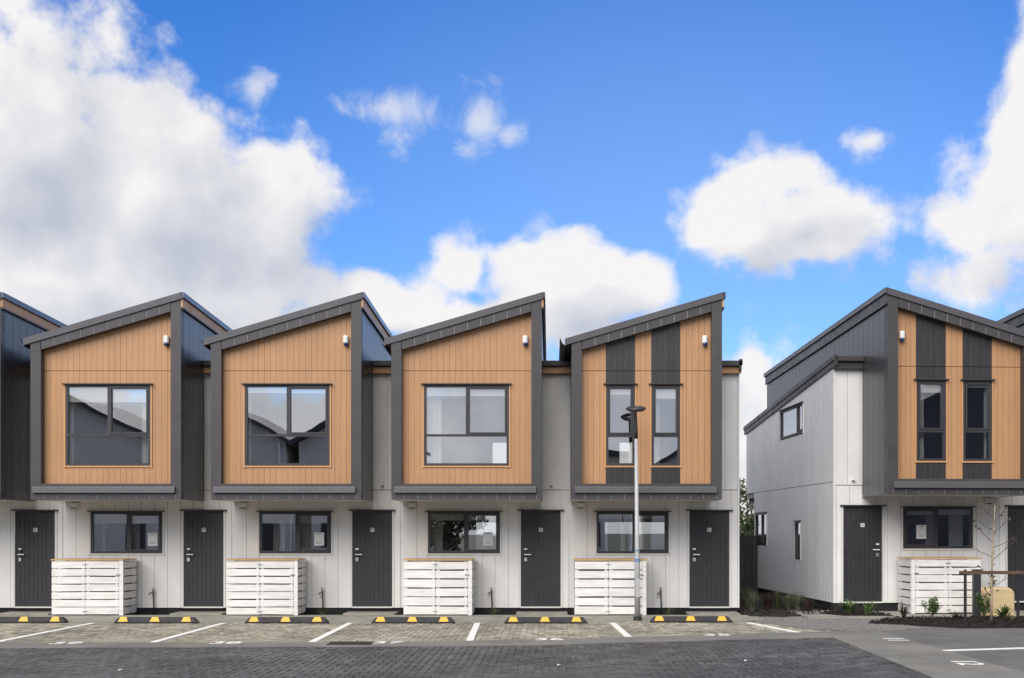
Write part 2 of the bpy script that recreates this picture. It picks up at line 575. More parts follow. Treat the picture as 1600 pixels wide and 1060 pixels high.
def herring(xa, xb, ya, yb, inside, base, one_mat, all_mat, name, parent, seed, unit=0.1, gap=0.0115, near=300):
    rnd = random.Random(seed)
    bricks = []
    for j in range(int(ya / unit), int(yb / unit) + 1):
        for i in range(int(xa / unit), int(xb / unit) + 1):
            k = (i - j) % 4
            if k == 0:
                w_, h_ = 2, 1
            elif k == 3:
                w_, h_ = 1, 2
            else:
                continue
            cx, cy = (i + w_ / 2) * unit, (j + h_ / 2) * unit
            if inside(cx, cy):
                px = 860 + F * cx / cy
                py = 831 + F * 1.7 / cy
                vis = -10 < px < 1610 and py < 1061
                bricks.append((cx, cy, w_, h_, cy if vis else 1e3 + cy))
    bricks.sort(key=lambda b: b[4])
    variants = {}
    for (w_, h_) in ((2, 1), (1, 2)):
        for q in range(6):
            m_ = MB()
            brick(m_, 0, 0, w_ * unit - gap, h_ * unit - gap, 0.0, rnd)
            variants[(w_, h_, q)] = m_.mesh('paver', one_mat)
    for (cx, cy, w_, h_, _) in bricks[:near]:
        o = link('paver', variants[(w_, h_, rnd.randrange(6))], parent)
        o.location = (cx, cy, base + rnd.uniform(-0.0015, 0.0015))
    m_ = MB()
    for (cx, cy, w_, h_, _) in bricks[near:]:
        brick(m_, cx, cy, w_ * unit - gap, h_ * unit - gap, base + rnd.uniform(-0.0015, 0.0015), rnd, rnd.random())
    stuff(m_.build('pavers', all_mat, parent))


def brick(m_, cx, cy, w_, h_, z, rnd, tone=None):
    c = 0.005
    tz = [rnd.uniform(-0.0018, 0.0018) for _ in range(4)]
    o4 = [(-w_ / 2, -h_ / 2), (w_ / 2, -h_ / 2), (w_ / 2, h_ / 2), (-w_ / 2, h_ / 2)]
    i4 = [(x - math.copysign(c, x), y - math.copysign(c, y)) for x, y in o4]
    vs = [(cx + x, cy + y, z - 0.03) for x, y in o4] + [(cx + x, cy + y, z - 0.004 + tz[i]) for i, (x, y) in enumerate(o4)] + \
         [(cx + x, cy + y, z + tz[i]) for i, (x, y) in enumerate(i4)]
    fs = [(8, 9, 10, 11)]
    for i in range(4):
        j = (i + 1) % 4
        fs += [(i, j, 4 + j, 4 + i), (4 + i, 4 + j, 8 + j, 8 + i)]
    m_.add(vs, fs, tone)


herring(-10.5, 4.6, 10.5, 18.7, lambda x, y: x < 4.47 and y < yline(LOW, x) + 0.06, 0.0, 'paver_dark_one', 'paver_dark', 'road', drive, 3)
herring(-11.5, 4.9, 17.0, 21.7, lambda x, y: x < 4.85 and yline(UPP, x) - 0.06 < y < 21.63, 0.0, 'paver_light_one', 'paver_light', 'park', park, 5)

# painted bay lines and numbers
LINES = [((0, 1003), (146, 974.5)), ((240, 1004.5), (350, 974.5)), ((488, 1004), (547, 974.5)), ((734, 1002), (746, 974.5)),
         ((982, 996), (957, 974.5)), ((1246, 989), (1169, 974))]
LINES.insert(0, ((-244, 1003), (-56, 974.5)))
for (p, q) in LINES:
    a, b = Vector((*gnd(*p), 0)), Vector((*gnd(*q), 0))
    dd = (b - a).normalized()
    n_ = Vector((-dd.y, dd.x, 0)) * 0.055
    pts = [a - n_, a + n_, b + n_, b - n_]
    area = sum(pts[i].x * pts[(i + 1) % 4].y - pts[(i + 1) % 4].x * pts[i].y for i in range(4))
    if area < 0:
        pts.reverse()
    MB().prism_z([(v.x, v.y) for v in pts], -0.004, 0.0105).build('bay_line', 'line_paint', park)
for (txt, px, py) in (('39', 103, 1006.2), ('38', 353, 1005.6), ('37', 606, 1005.2), ('36', 858, 1000.2), ('35', 1120, 993.2)):
    x, y = gnd(px, py)
    o = link('bay_number', text_mesh(txt, 0.62, 'bay_number', 'line_paint', 0.001), band)
    o.location = (x, y, 0.0095)
    o.scale = (0.78, 0.72, 1)
for (txt, px, py) in (('11', 1403, 1000.5), ('12', 1515, 1037)):
    x, y = gnd(px, py)
    o = link('bay_number', text_mesh(txt, 0.62, 'bay_number', 'line_paint', 0.001), band)
    o.location = (x - 0.05, y, 0.0095)
    o.rotation_euler = (0, 0, R(-90))
    o.scale = (0.85, 0.75, 1)
yard = bpy.data.objects['asphalt_yard']
a, b = gnd(1474, 1017.5), gnd(1640, 1012.5)
MB().prism_z([(a[0], a[1] - 0.05), (b[0], b[1] - 0.05), (b[0], b[1] + 0.05), (a[0], a[1] + 0.05)], -0.004, 0.0105).build('bay_line', 'line_paint', yard)
# drain grate let into the concrete edge
x0, y0 = gnd(513, 1007)
gr = thing('drain_grate', 'rusty dark drain grate set in the concrete edge', 'drain', (x0, 17.19, 0))
MB().box(0, 0.66, 0, 0.45, -0.05, 0.0075).build('pit', 'plinth_black', gr)
m_ = MB()
m_.box(0, 0.66, 0, 0.03, 0.0, 0.016).box(0, 0.66, 0.42, 0.45, 0.0, 0.016).box(0, 0.03, 0.03, 0.42, 0.0, 0.016).box(0.63, 0.66, 0.03, 0.42, 0.0, 0.016)
m_.build('rim', 'iron', gr)
for i in range(9):
    MB().box(0.055 + i * 0.064, 0.087 + i * 0.064, 0.032, 0.418, 0.0, 0.015).build('bar', 'iron', gr)


# ------------------------------------------------------------------ town houses
W = 3.512           # unit pitch
YB = -1.57          # front of the upper box
YF = -1.41          # its recessed cladding face
SL = 0.294          # roof slope across
DEPTH = 7.9


def ztop(x):        # top of upper roof at its front
    return 6.35 - (2.93 - x) * SL


def cut(x0, x1, z0, zf, holes):
    """rectangle minus holes as list of (xa, xb, za, zb_left, zb_right)"""
    xs = sorted({x0, x1} | {h[i] for h in holes for i in (0, 1) if x0 < h[i] < x1})
    res = []
    for a, b in zip(xs, xs[1:]):
        c = (a + b) / 2
        segs = sorted((h[2], h[3]) for h in holes if h[0] < c < h[1])
        z = z0
        zc = min(zf(a), zf(b))
        for (p, q) in segs:
            if p >= zc - 1e-4 or q <= z0:
                continue
            if p > z + 1e-4:
                res.append((a, b, z, p, p))
            z = max(z, q)
        if z < min(zf(a), zf(b)) - 1e-4:
            res.append((a, b, z, zf(a), zf(b)))
    return res


def pieces(cells):
    """group touching cells, so that a board cut through by an opening becomes two boards"""
    left, out_ = list(cells), []
    while left:
        grp_, queue = [], [left.pop(0)]
        while queue:
            c = queue.pop()
            grp_.append(c)
            for o in left[:]:
                tx = abs(o[0] - c[1]) < 1e-5 or abs(c[0] - o[1]) < 1e-5
                if tx and min(max(o[3:]), max(c[3:])) - max(o[2], c[2]) > 1e-4:
                    left.remove(o)
                    queue.append(o)
        out_.append(grp_)
    return out_


def clad(x0, x1, pitch, y0, y1, z0, zf, holes, material, parent, mir, name='board', start=None, gap=0.007):
    x = x0 if start is None else start
    while x < x1 - 1e-3:
        a, b = max(x, x0) + gap / 2, min(x + pitch, x1) - gap / 2
        x += pitch
        if b - a < 0.004:
            continue
        for cells in pieces(cut(a, b, z0, zf, holes)):
            m_ = MB()
            for (p, q, zb, zl, zr) in cells:
                m_.hexa([(p, y0, zb), (q, y0, zb), (q, y1, zb), (p, y1, zb), (p, y0, zl), (q, y0, zr), (q, y1, zr), (p, y1, zl)])
            m_.build(name, material, parent, mir=mir)


def clad_side(xs, thick, y0, y1, pitch, z0f, z1f, holes, material, parent, mir, gap=0.017):
    """boards on a wall that faces +X (before mirroring): outer face at xs"""
    y = y0
    while y < y1 - 1e-3:
        a, b = y + gap / 2, min(y + pitch, y1) - gap / 2
        y += pitch
        if b - a < 0.02:
            continue
        zb0 = z0f((a + b) / 2)
        for cells in pieces(cut(a, b, zb0, z1f, holes)):
            m_ = MB()
            for (p, q, zb, zl, zr) in cells:
                m_.hexa([(xs - thick, p, zb), (xs, p, zb), (xs, q, zb), (xs - thick, q, zb),
                         (xs - thick, p, zl), (xs, p, zl), (xs, q, zr), (xs - thick, q, zr)])
            m_.build('board', material, parent, mir=mir)


def window(parent, x0, x1, z0, z1, y, kind, mir, trim, blind_z, curtain=None, side=False, seed=0):
    """frame in the wall plane y facing -Y; kind: 'tri' (2 up, 1 down), 'two' (side by side), 'stack' (opening over fixed)"""
    fr = 0.045
    m_ = MB()
    ya, yb = y - 0.012, y + 0.07
    m_.box(x0, x1, ya, yb, z0, z0 + fr).box(x0, x1, ya, yb, z1 - fr, z1)
    m_.box(x0, x0 + fr, ya, yb, z0 + fr, z1 - fr).box(x1 - fr, x1, ya, yb, z0 + fr, z1 - fr)
    lites = []
    xi0, xi1, zi0, zi1 = x0 + fr, x1 - fr, z0 + fr, z1 - fr
    if kind == 'tri':
        zt, xm = z0 + (z1 - z0) * 0.375, x0 + (x1 - x0) * 0.505
        m_.box(xi0, xi1, ya, yb, zt - 0.022, zt + 0.022)
        m_.box(xm - 0.022, xm + 0.022, ya, yb, zt + 0.022, zi1)
        lites = [(xi0, xi1, zi0, zt - 0.022, 0), (xi0, xm - 0.022, zt + 0.022, zi1, 0), (xm + 0.022, xi1, zt + 0.022, zi1, 1)]
    elif kind == 'two':
        xm = x0 + (x1 - x0) * 0.52
        m_.box(xm - 0.03, xm + 0.03, ya, yb, zi0, zi1)
        lites = [(xi0, xm - 0.03, zi0, zi1, 0), (xm + 0.03, xi1, zi0, zi1, 1)]
    elif kind == 'stack':
        zt = z0 + (z1 - z0) * 0.37
        m_.box(xi0, xi1, ya, yb, zt - 0.025, zt + 0.025)
        lites = [(xi0, xi1, zi0, zt - 0.025, 0), (xi0, xi1, zt + 0.025, zi1, 1)]
    else:
        lites = [(xi0, xi1, zi0, zi1, 0)]
    win = m_.build('window', 'frame_dark', parent, mir=mir)
    for (a, b, c, e, op) in lites:
        if op:
            s = 0.035
            q = MB()
            q.box(a + .003, b - .003, ya - 0.014, yb - 0.03, c + .003, c + s).box(a + .003, b - .003, ya - 0.014, yb - 0.03, e - s, e - .003)
            q.box(a + .003, a + s, ya - 0.014, yb - 0.03, c + s, e - s).box(b - s, b - .003, ya - 0.014, yb - 0.03, c + s, e - s)
            q.build('sash', 'frame_dark', win, mir=mir)
            a, b, c, e = a + s, b - s, c + s, e - s
        MB().box(a - 0.004, b + 0.004, y + 0.022, y + 0.028, c - 0.004, e + 0.004).build('pane', 'glass', win, mir=mir)
        if blind_z is not None and e > blind_z:
            bz = max(c, blind_z)
            q = MB().box(a - 0.004, b + 0.004, y + 0.040, y + 0.044, bz, e + 0.005)
            q.box(a - 0.004, b + 0.004, y + 0.037, y + 0.047, bz - 0.018, bz)
            q.build('blind', 'blind', win, mir=mir)
    # head flashing and thin side trims
    MB().box(x0 - 0.055, x1 + 0.055, y - 0.075, y + 0.0, z1 + 0.002, z1 + 0.022).build('head_flashing', 'frame_dark', win, mir=mir)
    if trim:
        q = MB()
        q.box(x0 - 0.034, x0 - 0.003, y - 0.022, y, z0 - 0.045, z1).box(x1 + 0.003, x1 + 0.034, y - 0.022, y, z0 - 0.045, z1)
        q.box(x0 - 0.003, x1 + 0.003, y - 0.020, y, z0 - 0.034, z0 - 0.003)
        q.build('trim', trim, win, mir=mir)
    if curtain:
        for (c0, c1) in curtain:
            q = MB()
            n = 14
            vs, fs = [], []
            for i in range(n + 1):
                u = i / n
                xx = c0 + (c1 - c0) * u
                yy = y + 0.16 + 0.025 * math.sin(u * 22 + seed)
                vs += [(xx, yy, z0 - 0.1), (xx, yy, z1 + 0.05)]
            for i in range(n):
                fs.append((2 * i, 2 * i + 2, 2 * i + 3, 2 * i + 1))
            q.add(vs, fs)
            q.build('curtain', 'curtain', win, smooth=True, mir=mir)
    return win


def house(label, loc, rz, number, mir=False, stripes=None, dark_fascia=False, side_wall=False, side_windows=True, tan_side=True,
          up_blind=0.12, low_blind=0.2, up_curtain=None, low_curtain=None, seed=0, left_side=True):
    H = thing('town_house', label, 'house', loc, rz, 'two storey town houses')
    B = lambda m_, n, mt, p=H, **k: m_.build(n, mt, p, mir=mir, **k)
    rnd = random.Random(seed)
    d0_, d1_ = 2.487, 3.313
    dz0, dz1 = 0.14, 2.127
    wx0, wx1, wz0, wz1 = 0.553, 2.047, 1.247, 2.107
    # bay windows
    if stripes:
        bw = [(s0 + 0.005, s1 - 0.005, 2.993, 4.577) for s0, s1 in stripes]
    else:
        bw = [(0.625, 2.285, 2.993, 4.577)]
    zmain = lambda y: 5.20 - 0.092 * y
    drop = lambda y: -0.038 * (y - YB)
    # --- shell of ground floor and upper floor
    m_ = MB()
    for (p, q, zb, zl, zr) in cut(0.0, W, 0.113, lambda x: 2.50, [(wx0, wx1, wz0, wz1), (d0_, d1_, 0.0, dz1)]):
        m_.box(p, q, 0.022, 0.09, zb, zl)
    m_.box(2.90, W, 0.022, 0.09, 2.499, zmain(0) - 0.06)
    wall = B(m_, 'wall', 'wall_paint')
    yl = 7.0 if side_wall else DEPTH
    sh = [(2.28, 4.26, 3.86, 4.54), (5.6, 6.8, 1.27, 2.08), (2.49, 2.93, 0.98, 1.83)] if side_wall and side_windows else []
    for (x0, x1) in ((0.004, 0.05), (W - 0.075, W - 0.025)):
        m_ = MB()
        hs = sh if x0 > 1 else []
        for (p, q, zb, zl, zr) in cut(0.09, yl, 0.113, lambda y: 2.5, hs):
            m_.box(x0, x1, p, q, zb, zl)
        for (p, q, zb, zl, zr) in cut(0.09, DEPTH, 2.5, lambda y: zmain(y) - 0.07, hs):
            m_.hexa([(x0, p, zb), (x1, p, zb), (x1, q, zb), (x0, q, zb), (x0, p, zl), (x1, p, zl), (x1, q, zr), (x0, q, zr)])
        B(m_, 'party_wall', 'interior')
    m_ = MB()
    for (p, q, zb, zl, zr) in cut(0.05, W - 0.075, 0.113, lambda x: 2.38, [(1.05, 2.9, 0.3, 1.95)]):
        m_.box(p, q, yl - 0.08, yl, zb, zl)
    B(m_, 'back_wall', 'interior')
    m_ = MB()
    for (p, q, zb, zl, zr) in cut(0.05, W - 0.075, 2.44, lambda x: 4.40, [(1.5, 2.35, 3.35, 4.16)]):
        m_.box(p, q, DEPTH - 0.08, DEPTH, zb, zl)
    B(m_, 'back_wall', 'interior')
    m_ = MB()
    m_.box(0.05, W - 0.075, 0.09, yl - 0.08, 0.10, 0.135)
    B(m_, 'floor_slab', 'interior_floor')
    m_ = MB()
    m_.box(0.05, W - 0.075, 0.09, DEPTH, 2.38, 2.44)
    B(m_, 'floor_slab', 'interior_floor')
    # black plinth
    B(MB().box(0.0, W - 0.01, 0.035, 0.3, -0.06, 0.110), 'plinth', 'plinth_black')
    if side_wall:
        B(MB().box(W - 0.30, W - 0.04, 0.3, 6.9, -0.06, 0.110), 'plinth', 'plinth_black')
    # --- ground floor boards
    holes = [(wx0 - 0.036, wx1 + 0.036, wz0 - 0.036, wz1 + 0.024), (d0_ - 0.05, d1_ + 0.05, 0.0, dz1 + 0.03)]
    clad(0.0, W - 0.028, 0.272, 0.0, 0.02, 0.113, lambda x: 2.560, holes, 'wall_paint', wall, mir, start=-0.10 + seed * 0.037 % 0.2)
    clad(2.80, W - 0.028, 0.272, 0.0, 0.02, 2.572, lambda x: 5.0, [], 'wall_paint', wall, mir, start=2.68)
    B(MB().box(0.002, W - 0.03, -0.004, 0.021, 2.561, 2.570), 'joint_flashing', 'flashing_light', wall)
    # corner board at the unit end
    if side_wall:
        B(MB().box(W - 0.027, W + 0.012, -0.012, 0.06, 0.113, 4.98), 'corner_board', 'wall_paint', wall)
    # --- door
    m_ = MB()
    n = 7
    st = 0.09
    m_.box(d0_, d0_ + st, 0.018, 0.058, dz0, dz1).box(d1_ - st, d1_, 0.018, 0.058, dz0, dz1)
    m_.box(d0_ + st, d1_ - st, 0.018, 0.058, dz1 - 0.10, dz1).box(d0_ + st, d1_ - st, 0.018, 0.058, dz0, dz0 + 0.05)
    pw = (d1_ - d0_ - 2 * st) / n
    for i in range(n):
        m_.box(d0_ + st + i * pw + 0.0025, d0_ + st + (i + 1) * pw - 0.0025, 0.024, 0.056, dz0 + 0.05, dz1 - 0.10)
    m_.box(d0_ + st, d1_ - st, 0.035, 0.05, dz0 + 0.05, dz1 - 0.10)
    door = B(m_, 'door', 'door_dark')
    m_ = MB()
    m_.box(d0_ - 0.048, d0_ - 0.004, -0.014, 0.07, 0.114, dz1).box(d1_ + 0.004, d1_ + 0.048, -0.014, 0.07, 0.114, dz1)
    m_.box(d0_ - 0.004, d1_ + 0.004, -0.02, 0.07, 0.108, dz0 - 0.004)
    B(m_, 'door_frame', 'trim_white', door)
    B(MB().box(d0_ - 0.075, d1_ + 0.075, -0.06, 0.015, dz1 + 0.003, dz1 + 0.026), 'head_flashing', 'frame_dark', door)
    hx = d0_ + 0.065
    B(MB().box(hx, hx + 0.066, -0.004, 0.017, 1.13, 1.33), 'lock_body', 'black_plastic', door, bevel=0.006)
    B(MB().box(hx - 0.002, hx + 0.068, -0.012, 0.012, 1.318, 1.352), 'keypad', 'white_plastic', door, bevel=0.006)
    B(MB().box(hx, hx + 0.066, -0.010, 0.017, 1.075, 1.155), 'lock_plate', 'steel', door, bevel=0.006)
    q = MB().tube([(hx + 0.02, 0.017, 1.222), (hx + 0.02, -0.05, 1.222)], 0.012, 10)
    q.box(hx + 0.005, hx + 0.145, -0.06, -0.042, 1.211, 1.233)
    B(q, 'handle', 'white_plastic', door)
    cx = (d0_ + d1_) / 2 + (0.0 if not mir else 0.0)
    plate = B(MB().box(cx - 0.042, cx + 0.042, 0.008, 0.0235, 1.695, 1.775), 'number_plate', 'white_plastic', door)
    nm = link('door_number', text_mesh(number, 0.078, 'door_number', 'ink', 0.0005), door)
    nm.location = ((-cx if mir else cx), 0.0065, 1.735)
    nm.rotation_euler = (R(90), 0, 0)
    # --- ground window
    window(H, wx0, wx1, wz0, wz1, 0.0, 'two', mir, 'trim_white', wz1 - low_blind, low_curtain, seed=seed)
    # --- small wall boxes
    vb = B(MB().box(0.14, 0.30, -0.07, -0.001, 2.165, 2.30), 'vent_box', 'wall_paint', H, bevel=0.008)
    B(MB().box(0.155, 0.285, -0.074, -0.0705, 2.175, 2.195), 'slot', 'frame_dark', vb)
    q = MB().box(3.085, 3.145, -0.075, -0.001, 2.66, 2.70).box(3.125, 3.145, -0.045, -0.001, 2.70, 2.76)
    B(q, 'wall_light', 'white_plastic', H, bevel=0.005)
    # --- hose tap standpipe
    tx = 1.885
    tap = B(MB().tube([(tx, -0.09, -0.05), (tx + 0.005, -0.09, 0.2), (tx - 0.01, -0.088, 0.44)], 0.014, 8), 'tap_pipe', 'pipe_black', H, smooth=True)
    q = MB().tube([(tx - 0.01, -0.088, 0.42), (tx - 0.01, -0.088, 0.50)], [0.022, 0.016], 8)
    q.tube([(tx - 0.01, -0.088, 0.435), (tx - 0.06, -0.10, 0.425), (tx - 0.085, -0.11, 0.39)], [0.016, 0.016, 0.012], 8)
    q.tube([(tx - 0.01, -0.088, 0.50), (tx - 0.01, -0.088, 0.525)], 0.007, 6)
    q.box(tx - 0.045, tx + 0.025, -0.096, -0.08, 0.523, 0.535)
    B(q, 'tap', 'brass', tap)
    # --- main (lower) roof with fascia
    m_ = MB()
    m_.hexa([(-0.0, -0.14, zmain(-0.14) - 0.06), (W + 0.02, -0.14, zmain(-0.14) - 0.06), (W + 0.02, DEPTH + 0.1, zmain(DEPTH) - 0.07), (0, DEPTH + 0.1, zmain(DEPTH) - 0.07),
             (-0.0, -0.14, zmain(-0.14)), (W + 0.02, -0.14, zmain(-0.14)), (W + 0.02, DEPTH + 0.1, zmain(DEPTH)), (0, DEPTH + 0.1, zmain(DEPTH))])
    roof = B(m_, 'roof', 'roof_metal')
    B(MB().box(2.932, W + 0.045, -0.20, -0.142, 5.125, 5.235), 'gutter', 'flashing', roof, bevel=0.012)
    B(MB().box(2.934, W + 0.035, -0.12, -0.06, 4.985, 5.118), 'fascia', 'flashing' if dark_fascia else 'tan_fascia', roof)
    B(MB().box(2.934, W + 0.03, -0.06, 0.03, 4.99, 5.01), 'soffit', 'flashing' if dark_fascia else 'tan_fascia', roof)
    if side_wall:
        q = MB()
        for (dz_, th, xo) in ((0.045, 0.10, 0.05), (-0.055, 0.12, 0.03)):
            za, zb = zmain(-0.2) + dz_, zmain(DEPTH + 0.15) + dz_
            q.hexa([(W - 0.02, -0.2, za - th), (W + xo, -0.2, za - th), (W + xo, DEPTH + 0.15, zb - th), (W - 0.02, DEPTH + 0.15, zb - th),
                    (W - 0.02, -0.2, za), (W + xo, -0.2, za), (W + xo, DEPTH + 0.15, zb), (W - 0.02, DEPTH + 0.15, zb)])
        B(q, 'barge', 'flashing', roof)
        # long side elevation
        side = B(MB().box(W - 0.0248, W - 0.0225, 0.06, 6.99, 2.63, 2.66), 'side_wall', 'flashing')
        hs2 = [(a - 0.03, b + 0.03, c - 0.03, e + 0.03) for a, b, c, e in sh]
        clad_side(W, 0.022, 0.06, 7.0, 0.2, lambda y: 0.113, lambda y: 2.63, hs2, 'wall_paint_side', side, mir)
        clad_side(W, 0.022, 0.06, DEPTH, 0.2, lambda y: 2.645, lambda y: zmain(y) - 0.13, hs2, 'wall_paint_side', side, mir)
        for (a, b, c, e) in sh:
            q = MB()
            f_ = 0.04
            xa, xb = W - 0.07, W + 0.012
            q.box(xa, xb, a, b, c, c + f_).box(xa, xb, a, b, e - f_, e).box(xa, xb, a, a + f_, c + f_, e - f_).box(xa, xb, b - f_, b, c + f_, e - f_)
            if b - a > 1:
                ym = a + (b - a) * (0.25 if e > 3 else 0.45)
                q.box(xa, xb, ym - 0.02, ym + 0.02, c + f_, e - f_)
            wn = B(q, 'window', 'frame_dark')
            B(MB().box(W - 0.03, W - 0.024, a + f_ - .003, b - f_ + .003, c + f_ - .003, e - f_ + .003), 'pane', 'glass', wn)
            B(MB().box(W, W + 0.06, a - 0.04, b + 0.04, e + 0.002, e + 0.02), 'head_flashing', 'frame_dark', wn)
            q = MB().box(W, W + 0.016, a - 0.028, a - 0.002, c - 0.03, e).box(W, W + 0.016, b + 0.002, b + 0.028, c - 0.03, e)
            B(q, 'trim', 'trim_white', wn)
    # --- upper projecting box
    # frame: two jambs, base, each one piece
    bay = B(MB().box(0.01, 2.92, YB + 0.003, YF + 0.01, 2.33, 2.439), 'bay_frame', 'seam')
    B(MB().box(0.0, 0.20, YB, YF + 0.02, 2.44, ztop(0.0) - 0.25), 'jamb', 'flashing', bay)
    B(MB().hexa([
        (2.73, YB, 2.44), (2.93, YB, 2.44), (2.93, YF + 0.02, 2.44), (2.73, YF + 0.02, 2.44),
        (2.73, YB, ztop(2.73) - 0.13), (2.93, YB, ztop(2.93) - 0.13), (2.93, YF + 0.02, ztop(2.93) - 0.13), (2.73, YF + 0.02, ztop(2.73) - 0.13)]), 'jamb', 'flashing', bay)
    # fascia panels under the roof edge
    x = 0.20
    k_ = 0.257
    first = True
    xs_ = [0.0, 0.20]
    while xs_[-1] + k_ < 2.729:
        xs_.append(xs_[-1] + k_)
    xs_.append(2.729)
    for a, b in zip(xs_, xs_[1:]):
        if b - a < 0.03:
            continue
        g2 = 0.006
        a2, b2 = a + g2, b - g2
        if a == 0.0:
            a2 = 0.0
        m_ = MB().hexa([(a2, YB - 0.004, ztop(a2) - 0.305), (b2, YB - 0.004, ztop(b2) - 0.305), (b2, YF + 0.02, ztop(b2) - 0.305), (a2, YF + 0.02, ztop(a2) - 0.305),
                        (a2, YB - 0.004, ztop(a2) - 0.132), (b2, YB - 0.004, ztop(b2) - 0.132), (b2, YF + 0.02, ztop(b2) - 0.132), (a2, YF + 0.02, ztop(a2) - 0.132)])
        B(m_, 'panel', 'flashing', bay)
    m_ = MB().hexa([(0.21, YB + 0.002, ztop(0.21) - 0.30), (2.72, YB + 0.002, ztop(2.72) - 0.30), (2.72, YF, ztop(2.72) - 0.30), (0.21, YF, ztop(0.21) - 0.30),
                    (0.21, YB + 0.002, ztop(0.21) - 0.135), (2.72, YB + 0.002, ztop(2.72) - 0.135), (2.72, YF, ztop(2.72) - 0.135), (0.21, YF, ztop(0.21) - 0.135)])
    B(m_, 'panel_backing', 'seam', bay)
    # base band panels
    for i in range(12):
        a, b = i * 2.93 / 11.4, min(2.93, (i + 1) * 2.93 / 11.4)
        if b > a:
            B(MB().box(a + 0.005, b - 0.005, YB - 0.002, YF, 2.323, 2.437), 'panel', 'flashing', bay)
    # sill tray
    B(MB().hexa([(0.055, YB - 0.065, 2.448), (2.825, YB - 0.065, 2.448), (2.825, YB - 0.003, 2.448), (0.055, YB - 0.003, 2.448),
                 (0.055, YB - 0.055, 2.568), (2.825, YB - 0.055, 2.568), (2.825, YB - 0.003, 2.585), (0.055, YB - 0.003, 2.585)]), 'sill_tray', 'flashing_light', bay, bevel=0.008)
    B(MB().box(0.202, 2.728, YB - 0.002, YF + 0.004, 2.44, 2.632), 'sill', 'flashing', bay)
    # underside
    B(MB().box(0.004, 2.926, YF, 0.02, 2.327, 2.345), 'soffit', 'trim_white', bay)
    # face shell and cladding
    face_holes = [(a, b, c, e) for a, b, c, e in bw]
    m_ = MB()
    for (p, q, zb, zl, zr) in cut(0.024, 2.905, 2.345, lambda x: ztop(x) - 0.14, face_holes):
        m_.hexa([(p, YF + 0.02, zb), (q, YF + 0.02, zb), (q, YF + 0.07, zb), (p, YF + 0.07, zb), (p, YF + 0.02, zl), (q, YF + 0.02, zr), (q, YF + 0.07, zr), (p, YF + 0.07, zl)])
    face = B(m_, 'bay_wall', 'dark_board' if stripes else 'timber_tan')
    fh = [(a - 0.036, b + 0.036, c - 0.036, e + 0.024) for a, b, c, e in bw] if not stripes else [(a - 0.003, b + 0.003, c - 0.036, e + 0.024) for a, b, c, e in bw]
    if stripes:
        edges = [0.2] + [v for s in stripes for v in s] + [2.73]
        for i, (a, b) in enumerate(zip(edges, edges[1:])):
            nb = max(1, round((b - a) / 0.118))
            mt = 'dark_board' if i % 2 else 'timber_tan'
            clad(a, b, (b - a) / nb, YF, YF + 0.018, 2.634, lambda x: 4.845, fh, mt, face, mir, gap=0.004)
            clad(a, b, (b - a) / nb, YF, YF + 0.018, 4.857, lambda x: ztop(x) - 0.29, [], mt, face, mir, gap=0.004)
    else:
        clad(0.2, 2.73, 0.115, YF, YF + 0.018, 2.634, lambda x: 4.845, fh, 'timber_tan', face, mir, gap=0.004)
        clad(0.2, 2.73, 0.115, YF, YF + 0.018, 4.857, lambda x: ztop(x) - 0.29, [], 'timber_tan', face, mir, gap=0.004)
    for i, (a, b, c, e) in enumerate(bw):
        cur = None
        if up_curtain:
            cur = [(a + u * (b - a), a + v * (b - a)) for (j, u, v) in up_curtain if j == i]
        window(H, a, b, c, e, YF, 'stack' if stripes else 'tri', mir, 'tan_fascia', e - 0.05 - (up_blind if not isinstance(up_blind, tuple) else up_blind[i]), cur, seed=seed + i)
    # interior lining of the box
    m_ = MB()
    m_.box(0.05, 2.88, YF + 0.07, 0.09, 2.345, 2.44)
    B(m_, 'bay_floor', 'interior_floor')
    m_ = MB()
    m_.hexa([(0.05, YF + 0.07, ztop(0.05) - 0.22), (2.88, YF + 0.07, ztop(2.88) - 0.22), (2.88, DEPTH - 0.08, ztop(2.88) - 0.55), (0.05, DEPTH - 0.08, ztop(0.05) - 0.55),
             (0.05, YF + 0.07, ztop(0.05) - 0.17), (2.88, YF + 0.07, ztop(2.88) - 0.17), (2.88, DEPTH - 0.08, ztop(2.88) - 0.5), (0.05, DEPTH - 0.08, ztop(0.05) - 0.5)])
    B(m_, 'ceiling', 'interior')
    # side walls of the box (right = high side, left = low side)
    for (xs, hi) in ((2.93, True), (0.0, False)):
        top = (lambda y: ztop(2.93) - 0.32 + drop(y)) if hi else (lambda y: ztop(0.0) - 0.12 + drop(y))
        low = lambda y: 2.323 if y < 0.0 else zmain(y) - 0.12
        th = 0.02
        xo = xs if hi else xs + th
        x_in0, x_in1 = (xs - 0.07, xs - th - 0.002) if hi else (xs + th + 0.002, xs + 0.07)
        m_ = MB()
        for (p, q, zlow) in ((YF + 0.07, 0.02, 2.345), (0.02, DEPTH, 4.3)):
            m_.hexa([(x_in0, p, zlow), (x_in1, p, zlow), (x_in1, q, zlow), (x_in0, q, zlow), (x_in0, p, top(p) + 0.1), (x_in1, p, top(p) + 0.1), (x_in1, q, top(q) + 0.1), (x_in0, q, top(q) + 0.1)])
        sd = B(m_, 'bay_side', 'dark_board')
        if hi:
            clad_side(xs, th, YF + 0.022, DEPTH, 0.32, low, top, [], 'dark_side', sd, mir, gap=0.012)
        elif left_side:
            clad_side(xs + th, th, YF + 0.022, DEPTH, 0.32, low, top, [], 'dark_side', sd, mir, gap=0.012)
